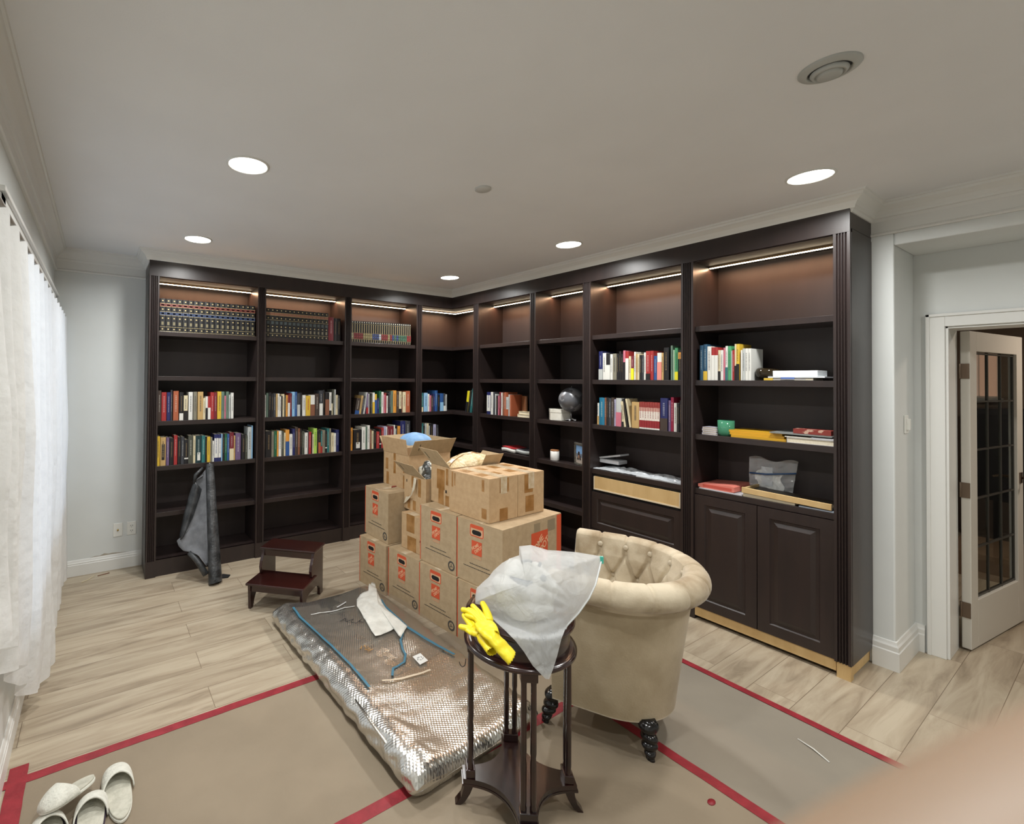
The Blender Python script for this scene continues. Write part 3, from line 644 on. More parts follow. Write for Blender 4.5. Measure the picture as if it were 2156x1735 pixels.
row(LR, 0, 3, O2, S2, [(115, 155, 1040, 'K'), (165, 290, 1060, 'K'), (295, 348, 1070, 'E'), (355, 415, 1060, 'G', 'v') if False else (355, 415, 1060, 'G'), (418, 455, 1060, 'O'), (458, 520, 1060, 'W'), (525, 575, 1060, 'e'), (578, 615, 1100, 'C'), (617, 698, 1030, 'O', 'B', .55), (702, 770, 1130, 'W'),
    (775, 830, 1010, 'N'), (833, 895, 970, 'k'), (898, 945, 1000, 'b'), (948, 985, 1010, 'K'), (990, 1040, 1060, 'e'), (1050, 1120, 1100, 'W'), (1125, 1140, 1050, 'D'), (1142, 1200, 1080, 'R'), (1203, 1225, 1090, 'K'), (1225, 1258, 1130, 'C'), (1260, 1330, 1000, 'l'),
    (1335, 1360, 1060, 'K'), (1362, 1415, 1050, 'K', 'A', .48), (1418, 1452, 1060, 't', 'R', .3), (1455, 1515, 1040, 'E'), (1520, 1560, 1060, 'K', 'h'), (1562, 1610, 1000, 't'), (1612, 1650, 1000, 'E'), (1655, 1718, 1100, 'C'), (1720, 1765, 1110, 'W'), (1772, 1835, 1030, 'N')],
    'fourth shelf, second bay', 'books on the fourth shelf of the second bay')
S3 = .10204; O3 = (725, 810)
row(LR, 0, 2, O3, S3, [(215, 300, 270, 'k', 'B', .25, 'l'), (305, 345, 215, 'S', 'l'), (348, 385, 225, 'D', 'l'), (392, 425, 150, 'w', 'l'), (455, 495, 180, 'U', 'R', .3), (497, 520, 185, 'w'), (525, 552, 180, 'K'), (555, 582, 180, 'e'), (585, 630, 165, 'W', 'Y', .55), (632, 672, 195, 'Y', 'B', .7),
    (675, 722, 280, 'N'), (725, 765, 130, 'G'), (768, 812, 150, 'W'), (815, 850, 205, 'P'), (852, 868, 170, 'R'), (870, 900, 230, 'W'), (905, 925, 180, 'K'), (928, 958, 150, 'D'), (960, 1008, 130, 'g'), (1010, 1075, 120, 'O'), (1080, 1128, 150, 'k'), (1132, 1182, 140, 'C', 'K', .18),
    (1184, 1205, 260, 'b'), (1208, 1270, 150, 'C'), (1272, 1358, 130, 'A')], 'third shelf, third bay', 'books on the third shelf of the third bay')
row(LR, 0, 3, O3, S3, [(120, 172, 890, 'O'), (195, 355, 930, 'K', 'x'), (365, 440, 870, 'W'), (442, 475, 870, 'g'), (480, 528, 840, 'W'), (532, 562, 930, 'b'), (568, 605, 955, 'C'), (608, 662, 930, 'K'), (665, 725, 970, 'R'), (727, 765, 920, 'K', 'h'), (768, 815, 890, 'R'), (818, 865, 860, 'v'),
    (866, 888, 870, 'W'), (890, 925, 855, 'M'), (927, 1020, 860, 'M'), (1022, 1048, 835, 'W'), (1050, 1075, 910, 'w'), (1080, 1095, 850, 'K'), (1098, 1155, 855, 'O'), (1160, 1260, 750, 'N'), (1262, 1360, 750, 'D')], 'fourth shelf, third bay', 'books on the fourth shelf of the third bay')
row(LR, 0, 2, O3, S3, [(1585, 1628, 175, 't', 'C', .25), (1645, 1722, 170, 'L'), (1725, 1758, 190, 'W'), (1760, 1795, 220, 'P'), (1797, 1835, 230, 'k'), (1838, 1870, 190, 'N'), (1873, 1925, 120, 'B'), (1928, 1970, 210, 'K'), (1978, 2045, 180, 'B', 'L', .5), (2050, 2090, 180, 'D', 'W', .3), (2092, 2120, 200, 'w')],
    'third shelf, left side of corner', 'books on the third shelf of the corner unit')
row(LR, 0, 3, O3, S3, [(1578, 1598, 860, 'W'), (1602, 1635, 800, 't'), (1638, 1662, 850, 'K'), (1665, 1700, 800, 'w'), (1702, 1745, 800, 'C'), (1747, 1765, 850, 'w'), (1768, 1835, 800, 'K'), (1838, 1895, 820, 'v'), (1898, 1918, 830, 'K'), (1920, 1940, 830, 'D')],
    'fourth shelf, left side of corner', 'books on the fourth shelf of the corner unit')
SD = .12987; OD = (960, 810)
row(RR, 0, 2, OD, SD, [(150, 185, 95, 'y', 'K', .5, 'l'), (188, 215, 90, 'K', 'l'), (222, 255, 60, 't', 'l'), (270, 298, 130, 'w')], 'third shelf, right side of corner', 'books in the right half of the corner unit')
row(RR, 0, 2, OD, SD, [(500, 560, 120, 'N', 'v'), (563, 600, 120, 'W'), (602, 630, 120, 'D'), (632, 650, 150, 'w'), (652, 678, 180, 'K'), (680, 700, 180, 'P'), (702, 730, 120, 'M'), (732, 752, 130, 'W'), (755, 778, 130, 'b'), (780, 808, 125, 'A'), (810, 848, 200, 'w', 'A', .35), (850, 868, 160, 'w'), (870, 892, 165, 'A')],
    'third shelf, bay right of corner', 'books in the bay right of the corner')
SE = .12107; OE = (1245, 715)
row(RR, 0, 1, OE, SE, [(130, 195, 205, 'N', 'w', .37), (198, 255, 235, 'W'), (257, 325, 240, 'K', 'W', .56), (327, 370, 255, 'W'), (372, 438, 245, 'E'), (440, 478, 250, 'K'), (480, 515, 205, 'K'), (517, 550, 250, 'K'), (553, 590, 190, 'P', 'K', .6), (595, 648, 210, 'R', 'W', .76), (652, 690, 290, 'C'),
    (692, 738, 285, 'M', 'y', .48), (742, 772, 215, 'W'), (774, 800, 250, 'S'), (802, 835, 250, 'C'), (838, 880, 270, 'K'), (882, 912, 270, 'D'), (915, 948, 225, 'W'), (950, 1022, 200, 'R', 'K', .22), (1025, 1080, 195, 'R'), (1088, 1140, 285, 'B'), (1145, 1220, 230, 'W', 'p', .66), (1222, 1255, 230, 'S'),
    (1260, 1345, 140, 'K'), (1380, 1415, 105, 'g'), (1425, 1450, 180, 'c'), (1453, 1508, 145, 'z', 'y', .26), (1512, 1572, 180, 'K', 'o')], 'second shelf, drawer bay', 'books on the second shelf of the drawer bay')
row(RR, 0, 2, OE, SE, [(105, 132, 1105, 'W', 'S', .4), (138, 228, 1010, 'q'), (230, 260, 1010, 'b'), (262, 300, 1010, 'K'), (300, 345, 1020, 'D'), (347, 392, 1010, 'k'), (398, 425, 1040, 'v'), (430, 520, 1020, 'w', 'P', .5), (530, 560, 1075, 'C', 'K', .2), (568, 602, 1075, 'C', 'r'), (612, 640, 1030, 'K', 'r'), (660, 690, 1030, 'C', 'r'),
    (703, 830, 1085, 'S')], 'third shelf, drawer bay', 'books on the third shelf of the drawer bay')
# eight matching red and white volumes
X0 = -onx(OE[0]+838*SE, OE[1]+1085*SE, .02).y; X1 = -onx(OE[0]+1190*SE, OE[1]+1100*SE, .02).y; hh = onx(OE[0]+1000*SE, OE[1]+1090*SE, .02).z-ZS[2]
for k in range(8):
    put_book(RR, X0+k*(X1-X0)/8, ZS[2], (X1-X0)/8-.0008, hh*(1-.004*(k % 3)), (150, 60, 56), [(0, .05, PAL['W']), (.05, .32, (142, 38, 44)), (.32, .66, (226, 218, 208)), (.66, .8, (196, 150, 138))], ((120, 60, 50), .4, .9, k), .15, .02, 0,
             'red and white matching paperback volume, %s from left of the set of eight' % ORD[k], 'set of eight red and white volumes')
row(RR, 0, 2, OE, SE, [(1200, 1325, 1020, 'N', 'k', .38), (1340, 1380, 1060, 'U'), (1382, 1432, 1005, 'm'), (1435, 1485, 1105, 'W'), (1488, 1530, 1110, 'K'), (1535, 1570, 1060, 'K')], 'right end of third shelf, drawer bay', 'books at the right of the third shelf, drawer bay')
SFq = .14378; OF = (1455, 710)
row(RR, 0, 1, OF, SFq, [(125, 178, 120, 'n'), (180, 235, 105, 'n', 'Y', .25), (238, 295, 135, 'W'), (298, 345, 150, 'R', 'W', .76), (347, 392, 150, 'R', 'W', .76), (395, 428, 190, 'C', 'K', .3), (430, 470, 190, 'W'), (473, 500, 155, 'P'), (502, 535, 130, 'W', 't', .38), (538, 585, 130, 'z'), (587, 602, 200, 'w'),
    (603, 635, 190, 'R'), (636, 660, 100, 'C', 'K', .4), (662, 705, 100, 'Y', 'K', .45), (725, 748, 190, 'W'), (752, 790, 165, 'w'), (792, 830, 165, 'W'), (833, 876, 165, 'W')], 'second shelf, rightmost bay', 'books on the second shelf of the rightmost bay', d_=(.14, .2))
# ================================================================== things lying on the shelves (right run: local X along the run, Y into it)
def rthing(name, label, cat, X, z, Y=.03, rz=0, group=None):
    p = RR.M @ Vector((X, Y, z)); return thing(name, label, cat, p, RR.rz+rz, group)
def rx(u, v, y=.03): return -onx(u, v, y).y
def rxz(u, v, y=.03): p = onx(u, v, y); return -p.y, p.z
def slab(X0, X1, z, h_, d_, c, label, name='book', cat='book', y=.03, rz=0, group=None, rough=.45, pages=True, bev=0):
    o = MB(); w_ = X1-X0; m_ = flat(c, rough) if not isinstance(c, bpy.types.Material) else c
    if pages and h_ > .008:
        t_ = min(.002, h_*.15); o.box((0, 0, 0), (w_, d_, t_), m_); o.box((0, 0, h_-t_), (w_, d_, h_), m_); o.box((0, 0, t_), (.002, d_, h_-t_), m_); o.box((.002, .003, t_), (w_-.003, d_-.003, h_-t_), PAGE)
    else: o.box((0, 0, 0), (w_, d_, h_), m_)
    o = o.build(name, bevel=bev); o.matrix_world = RR.M @ Matrix.Translation((X0, y, z+.0004)) @ Matrix.Rotation(rz, 4, 'Z'); return tag(o, label, cat, group)
z3, z4 = ZS[2], ZS[3]
# corner bay right: face-out brown book, two cream books flat
o = book_mesh(.018, .15, .2, (120, 80, 52), [], None).build('book'); o.matrix_world = RR.M @ Matrix.Translation((rx(1102, 870), .06, z3)) @ Matrix.Rotation(1.0, 4, 'Z'); tag(o, 'brown book turned to show its cover, beside two cream books', 'book')
Xa, Xb = rx(1091, 878), rx(1118, 880)
slab(Xa, Xb-.002, z3, .028, .12, PAL['C'], 'lower cream book of the flat pair right of the row', y=.02)
slab(Xa+.012, Xb-.002, z3+.0285, .026, .12, PAL['C'], 'upper cream book of the flat pair right of the row', y=.025)
# papers on fourth shelf
Xa = rx(1056, 945); Xb = rx(1118, 955)
wave = lambda k, w_, d_: (lambda u, v: (u*w_, v*d_, .004*math.sin(u*5+k)+.003*math.sin(v*4+k)))
for k, (x0, x1, c, lab) in enumerate([(0, .17, PAL['W'], 'white curled papers at the left, lowest'), (.0, .18, (170, 40, 44), 'red-covered magazine on the curled white papers'), (.16, .36, PAL['w'], 'white folded newspapers right of the red magazine'), (.17, .37, (60, 60, 66), 'dark-topped magazine on the white folded newspapers')]):
    m = MB(); th = .03 if k % 2 == 0 else .006; w_ = x1-x0; zz = 0 if k % 2 == 0 else .0345
    m.grid(wave(k, w_, .21), 14, 8, flat(c, .5)); o = m.build('paper_stack' if k % 2 == 0 else 'magazine', solid=th); o.matrix_world = RR.M @ Matrix.Translation((Xa+x0, .03+.01*k, z4+zz+th*.5+.008)); tag(o, lab, 'papers' if k % 2 == 0 else 'magazine')
# hexagonal white box
X = rx(1163, 882, .02); t = rthing('hexagonal_box', 'white marbled six-sided box left of the silver globe', 'box', X, z3, .115, .3)
wm = noisy('white_marble', (214, 212, 200), (232, 230, 220), 12, .4)
hexp = lambda r: [(r*math.cos(PI/3*k), r*math.sin(PI/3*k)) for k in range(6)]
MB().prism(hexp(.098), 0, .066, wm).build('base', t, bevel=.002); MB().prism(hexp(.1), .067, .098, wm).build('lid', t, bevel=.002)
# globe
X = rx(1203, 880, .12); t = rthing('globe', 'silver grey desk globe on a small chrome foot', 'globe', X, z3, .12)
gmn, nt, b = newmat('globe_metallic'); N = nt.nodes; L = nt.links
n = N.new('ShaderNodeTexNoise'); n.inputs['Scale'].default_value = 9; n.inputs['Detail'].default_value = 6; tc = N.new('ShaderNodeTexCoord'); L.new(tc.outputs['Object'], n.inputs[0])
r = N.new('ShaderNodeValToRGB'); r.color_ramp.elements[0].position = .49; r.color_ramp.elements[0].color = srgb(110, 112, 118); r.color_ramp.elements[1].position = .52; r.color_ramp.elements[1].color = srgb(158, 160, 165)
L.new(n.outputs['Fac'], r.inputs[0]); L.new(r.outputs[0], b.inputs['Base Color']); b.inputs['Roughness'].default_value = .33; b.inputs['Metallic'].default_value = .35
chrome = flat((210, 210, 212), .25, .6, name='chrome')
gr = .108; gz = .185
m = MB(); m.lathe([(max(.0005, gr*math.sin(PI*i/28)), gz-gr*math.cos(PI*i/28)) for i in range(29)], gmn, 44); m.build('sphere', t)
m = MB(); m.tube([(.0, 0, .02), (-.005, 0, gz-gr)], .003, chrome); m.tube([(0, 0, gz+gr-.002), (.004, 0, gz+gr+.014)], .003, chrome); m.build('axis', t)
m = MB()
for k in range(5): aa = k*1.256; m.tube([(0, 0, .02), (.04*math.cos(aa), .04*math.sin(aa), .006)], [.006, .007], chrome); m.lathe([(.002, 0), (.009, .004), (.009, .01), (.003, .016)], chrome, 12, c=(.04*math.cos(aa), .04*math.sin(aa)))
m.build('foot', t)
# white candle, frame
t = rthing('jar_candle', 'white jar candle with wooden lid on the shelf below the globe', 'candle', rx(1165, 965, .05), z4, .07)
wg = flat((225, 224, 220), .25); m = MB(); m.lathe([(.036, 0), (.039, .004), (.039, .082), (.036, .083)], wg, 28); m.build('jar', t)
MB().lathe([(.037, .083), (.038, .085), (.038, .093), (.034, .095)], flat((150, 100, 60), .6), 28).build('lid', t)
m = MB(); m.grid(lambda u, v: (.0396*math.sin(.8*(u-.5)-.9), -.0396*math.cos(.8*(u-.5)-.9), .02+.045*v), 8, 3, flat((198, 198, 198), .6)); m.build('paper_label', t)
Xa = rx(1203, 975, .03)
t = rthing('photo_frame', 'silver picture frame with a beach snapshot, leaning on the shelf', 'picture frame', Xa+.01, z4, .05, -.25)
t.rotation_euler = (0, 0, RR.rz-.35)
sil = noisy('antique_silver', (96, 94, 88), (150, 148, 140), 30, .35, .3, 60, metal=.7)
m = MB(); fw, fh = .135, .19
for (p, q) in (((0, 0), (fw, .022)), ((0, fh-.022), (fw, fh)), ((0, .022), (.02, fh-.022)), ((fw-.02, .022), (fw, fh-.022))): m.box((p[0], 0, p[1]), (q[0], .016, q[1]), sil)
m.build('frame', t, bevel=.005)
m = MB(); m.box((.02, .008, .1), (fw-.02, .012, fh-.022), flat((120, 160, 205), .5)); m.box((.02, .008, .07), (fw-.02, .012, .1), flat((110, 120, 135), .5)); m.box((.02, .008, .022), (fw-.02, .012, .07), flat((170, 160, 150), .5))
m.lathe([(.001, .118), (.012, .112), (.014, .1), (.008, .09)], flat((30, 26, 26)), 14, M=Matrix.Translation((.06, .008, 0)) @ Matrix.Diagonal((1, .1, 1, 1)), cap=False)
m.prism([(.045, .095), (.07, .1), (.085, .08), (.09, .05), (.075, .045), (.068, .07), (.055, .045), (.035, .05), (.05, .075)], 0, .002, flat((40, 34, 38)), M=Matrix.Translation((0, .0078, 0)) @ Matrix.Rotation(PI/2, 4, 'X'))
m.prism([(.058, .085), (.068, .088), (.07, .06), (.06, .06)], 0, .002, flat((200, 150, 120)), M=Matrix.Translation((0, .0072, 0)) @ Matrix.Rotation(PI/2, 4, 'X'))
m.build('snapshot', t)
# drawer bay counter: white device on crumpled plastic film
wpl = flat((206, 208, 212), .4, name='white_plastic')
Xa, Xb = rx(1262, 985, .1), rx(1330, 985, .1)
t = rthing('hole_punch', 'white metal desk device lying on the crumpled plastic film', 'office device', Xa, z4+.045, .1)
m = MB(); m.box((0, 0, 0), (.17, .12, .03), wpl); m.build('base', t, bevel=.006)
m = MB(); m.box((0, 0, 0), (.19, .12, .014), wpl); o = m.build('top_plate', t, bevel=.003); o.location = (.0, 0, .03); o.rotation_euler = (0, -.22, 0)
film, nt, b = newmat('clear_plastic_film'); b.inputs['Base Color'].default_value = srgb(225, 230, 235); b.inputs['Roughness'].default_value = .18; b.inputs['Alpha'].default_value = .42; b.inputs['Specular IOR Level'].default_value = .8
def crump(x0, x1, y0, y1, zb, amp, seed, s=9):
    def f(u, v):
        x = x0+(x1-x0)*u+.012*noise.noise(Vector((u*6, v*6, seed+3))); y = y0+(y1-y0)*v+.012*noise.noise(Vector((u*6, v*6, seed+7)))
        q = abs(noise.noise(Vector((u*s, v*s*.7, seed))))+.5*abs(noise.noise(Vector((u*s*2.3, v*s*1.6, seed+1))))
        e = min(1, min(u, 1-u, v, 1-v)*6)
        return (x, y, zb+.003+amp*q*(.3+.7*e))
    return f
m = MB(); m.grid(crump(0, .68, 0, .2, 0, .035, 3.3, 6), 60, 22, film, smooth=False); o = m.build('plastic_film', solid=.0006); o.matrix_world = RR.M @ Matrix.Translation((bq[5]+.01, .01, z4)); tag(o, 'crumpled clear plastic film on the counter above the missing drawer', 'plastic film')
slab(rx(1342, 1000), bq[6]-.01, z4, .008, .12, (196, 200, 204), 'flat grey-white folder at the right end under the plastic film', 'folder', 'folder', y=.012, pages=False)
# rightmost bay, second shelf: white binder box, bowl, flat box
z2 = ZS[1]
Xa, Xb = rx(1600, 795, .03), rx(1640, 795, .03)
t = rthing('glass_bowl', 'dark smoky glass bowl tipped beside the white binder', 'bowl', rx(1601, 798, .06)+.02, z2, .1)
sm, nt, b = newmat('smoky_glass'); b.inputs['Base Color'].default_value = srgb(70, 58, 40); b.inputs['Roughness'].default_value = .06; b.inputs['Transmission Weight'].default_value = .6; b.inputs['IOR'].default_value = 1.4
m = MB(); m.lathe([(.001, 0), (.035, .003), (.058, .022), (.066, .045), (.06, .066), (.05, .075), (.046, .072), (.055, .062), (.06, .045), (.052, .026), (.03, .01), (.001, .008)], sm, 36, cap=False); o = m.build('body', t); o.rotation_euler = (0, .12, 0)
Xa, Xb = rx(1617, 795, .03), rx(1737, 795, .03)
slab(Xa-.02, Xb-.05, z2, .016, .15, (38, 40, 48), 'dark flat book with yellow end under the white box', y=.03)
m = MB(); m.box((0, 0, 0), (.045, .004, .013), flat(PAL['Y'])); m.box((.085, 0, .008), (.15, .003, .017), flat((50, 90, 170))); m.box((.05, -.0005, .004), (.2, .002, .009), flat((150, 150, 156))); o = m.build('spine_label'); bk = bpy.data.objects[-1] if False else [q for q in COL.objects if q.get('label', '').startswith('dark flat book with yellow')][0]
o.parent = bk; o.location = (.0, -.004, .001)
slab(Xa, Xb, z2+.0165, .007, .17, (228, 232, 236), 'thin white board sticking out under the white box', 'board', 'board', y=.03, pages=False)
slab(Xa+.02, Xb-.035, z2+.024, .034, .15, (232, 236, 238), 'white flat box lying on top of the dark book', 'box', 'box', y=.04, pages=False, bev=.002)
# third shelf rightmost bay
Xa, Xb = rx(1478, 912), rx(1508, 915)
for k in range(4):
    slab(Xa+.003*(k % 2), Xb-.002*(k % 2), z3+k*.0127, .0122, .09, (206, 202, 218), 'lilac-white notebook, %s from the bottom of the small stack' % ORD[k], 'notebook', 'notebook', y=.03, group='lilac notebooks')
t = rthing('green_jar_candle', 'green glass jar candle beside the lilac notebooks', 'candle', rx(1524, 915, .05), z3, .08)
gg, nt, b = newmat('green_glass'); b.inputs['Base Color'].default_value = srgb(96, 176, 138); b.inputs['Roughness'].default_value = .08; b.inputs['Transmission Weight'].default_value = .5; b.inputs['IOR'].default_value = 1.35
m = MB(); m.lathe([(.03, 0), (.041, .003), (.046, .02), (.047, .1), (.043, .1), (.042, .018), (.03, .014), (.001, .013)], gg, 36, cap=False); m.lathe([(.001, 0), (.03, 0)], gg, 36, cap=False); m.build('glass_jar', t)
MB().lathe([(.041, .0145), (.0415, .085), (.001, .083)], flat((126, 186, 150), .5), 32).build('wax', t)
ye = (204, 156, 34)
Xa, Xb = rx(1539, 915), rx(1655, 925)
for k in range(3): slab(Xa-.01*k, Xb-.012*k, z3+k*.0152, .0148, .2, ye, 'golden yellow magazine, %s from the bottom beside the green candle' % ORD[k], 'magazine', 'magazine', y=.03+.008*k, group='golden yellow magazines', pages=False)
Xc, Xd = rx(1658, 930), bq[8]-.006
slab(Xc, Xd, z3, .03, .2, (186, 186, 190), 'grey-white thick catalogue lowest at the right end of the shelf', y=.02)
slab(Xc-.01, Xc+.12, z3+.0305, .006, .14, (206, 202, 190), 'pale thin booklet left on the grey catalogue', 'booklet', 'booklet', y=.02, pages=False)
slab(Xd-.1, Xd, z3+.0305, .009, .2, (196, 196, 200), 'pale thin book right on the grey catalogue', 'booklet', 'booklet', y=.02, pages=False)
slab(Xc+.125, Xd-.105, z3+.0305, .01, .2, (24, 24, 26), 'black notebook between the two pale booklets', 'notebook', 'notebook', y=.03, pages=False)
o = slab(Xa+.21, Xd-.01, z3+.0465, .007, .22, (128, 132, 130), 'large thin grey folder leaning over the yellow magazines', 'folder', 'folder', y=.02, pages=False)
slab(Xd-.19, Xd-.02, z3+.055, .026, .1, noisy('red_floral', (132, 48, 40), (196, 160, 140), 26, .6, lo=.58, hi=.62), 'red flower-patterned narrow box on the grey folder', 'box', 'box', y=.04, pages=False)
# counter of the rightmost bay
Xa, Xb = rx(1468, 1030), rx(1565, 1040)
slab(Xa-.02+.04, Xb+.0, z4, .006, .2, (196, 198, 204), 'thin white papers under the coral folder', 'papers', 'papers', y=.012, pages=False)
m = MB(); cor = flat((216, 124, 110), .5)
m.prism([(0, .004), (.02, 0), (.19, .0), (.215, .004), (.215, .036), (.19, .04), (.0, .022)], 0, .26, cor, M=Matrix.Rotation(PI/2, 4, 'X') @ Matrix.Translation((0, 0, -.26)))
m.box((.03, -.001, .008), (.2, .0, .026), flat((196, 84, 70), .5)); o = m.build('folder', bevel=.003); o.matrix_world = RR.M @ Matrix.Translation((Xa+.01, .02, z4+.007)); tag(o, 'coral red ring folder lying on white papers', 'folder')
Xc = rx(1567, 1045)
slab(Xc, Xc+.26, z4, .022, .18, (206, 196, 170), 'cream flat box under the tilted wooden board', 'box', 'box', y=.015, pages=False)
m = MB(); dbw, dbd = .43, .22
m.box((0, 0, 0), (dbw, .014, .034), PLY); m.box((0, .014, .006), (dbw, dbd, .014), flat((66, 56, 46), .5)); m.box((0, .014, 0), (.012, dbd, .03), PLY)
o = m.build('wooden_tray', bevel=.002); o.matrix_world = RR.M @ Matrix.Translation((Xc-.005, .004, z4+.024)) @ Matrix.Rotation(.03, 4, 'Y'); tag(o, 'plywood-edged wooden board propped on the cream flat box', 'board')
slab(Xc+.28, Xc+.5, z4, .006, .2, (176, 190, 204), 'pale blue magazine under the right end of the board', 'magazine', 'magazine', y=.01, pages=False)
t = rthing('zip_bag', 'clear zip bag with blue seal standing behind the tray', 'plastic bag', rx(1565, 1020, .2), z4+.02, .235)
zb, nt, b = newmat('zip_bag_film'); b.inputs['Base Color'].default_value = srgb(240, 242, 244); b.inputs['Roughness'].default_value = .12; b.inputs['Alpha'].default_value = .25
def zbf(s):
    def f(u, v):
        x = .02+.26*u+.03*v*(1-u)*0; z = .2*v
        return (x-.03*(1-v)*u, s*(.012*math.sin(PI*u)*(1-.3*v)+.014*noise.noise(Vector((u*7, v*6, s+2)))), z+.012*math.sin(u*9))
    return f
m = MB(); m.grid(zbf(1), 26, 18, zb, smooth=False); m.grid(zbf(-1), 26, 18, zb, smooth=False); m.build('film', t)
m = MB(); m.tube([(.03, -.018, .1), (.12, -.02, .105), (.2, -.02, .12), (.275, -.018, .135)], .005, flat((50, 84, 130), .4)); m.build('zip', t)
m = MB(); m.grid(lambda u, v: (.06+.14*u+.01*math.sin(v*7), .004*math.sin(u*20+v*5), .01+.11*v+.01*math.sin(u*6)), 20, 8, flat((236, 238, 234), .6), smooth=False); m.grid(lambda u, v: (.09+.06*u, -.006, .03+.12*v), 3, 3, flat((200, 206, 210), .5)); m.build('contents', t)
# small clips under a shelf of the second bay
m = MB(); m.tube([(0, 0, 0), (.06, 0, .0)], .004, flat((120, 120, 122), .4, .5)); m.tube([(.12, 0, .002), (.18, 0, .004)], .004, flat((120, 120, 122), .4, .5)); o = m.build('clip', loc=(LX+1.4, .03, ZS[4]-ST-.004)); tag(o, 'small metal clips under the fifth shelf of the second bay', 'clip', kind='stuff')
# ================================================================== cardboard boxes
REC = flat((76, 72, 66), .7)
LABGREY = flat((186, 176, 158), .7)
def logo(m, x, z, w_, h_, y=-.0012, M=None, clip=True):
    """orange square with the store lettering set diagonally, standing in the XZ plane"""
    m.box((x, y, z), (x+w_, y+.0008, z+h_), ORANGE, M)
    ang = math.radians(38)
    for txt, s, ox, oy in (('THE', .15, -.30, .22), ('HOME', .30, -.06, .13), ('DEPOT', .30, .10, -.15)):
        vs, fs = text_mesh(txt)
        T = Matrix.Translation((x+w_/2, y-.0004, z+h_/2)) @ Matrix.Diagonal((w_, 1, h_, 1)) @ Matrix.Rotation(-ang, 4, 'Y') @ Matrix.Translation((ox, 0, oy)) @ Matrix.Diagonal((s, 1, s, 1)) @ Matrix.Rotation(PI/2, 4, 'X')
        m.add(vs, fs, LOGOTXT, False, (M @ T) if M else T)
LOGOTXT = flat((226, 178, 140), .7)
def ring(m, cx, cz, w_, h_, r, t_, mat, y, M=None, n=6):
    def rr(w2, h2, r2):
        P = []
        for (sx, sz, a0) in ((1, 1, 0), (-1, 1, PI/2), (-1, -1, PI), (1, -1, 1.5*PI)):
            for k in range(n+1):
                a_ = a0+k*PI/2/n; P.append((cx+sx*(w2-r2)+r2*math.cos(a_), cz+sz*(h2-r2)+r2*math.sin(a_)))
        return P
    A, B = rr(w_/2, h_/2, r), rr(w_/2-t_, h_/2-t_, max(.002, r-t_)); k = len(A)
    vs = [(p[0], y, p[1]) for p in A]+[(p[0], y, p[1]) for p in B]
    m.add(vs, [(i, (i+1) % k, k+(i+1) % k, k+i) for i in range(k)], mat, False, M)
    return B, rr
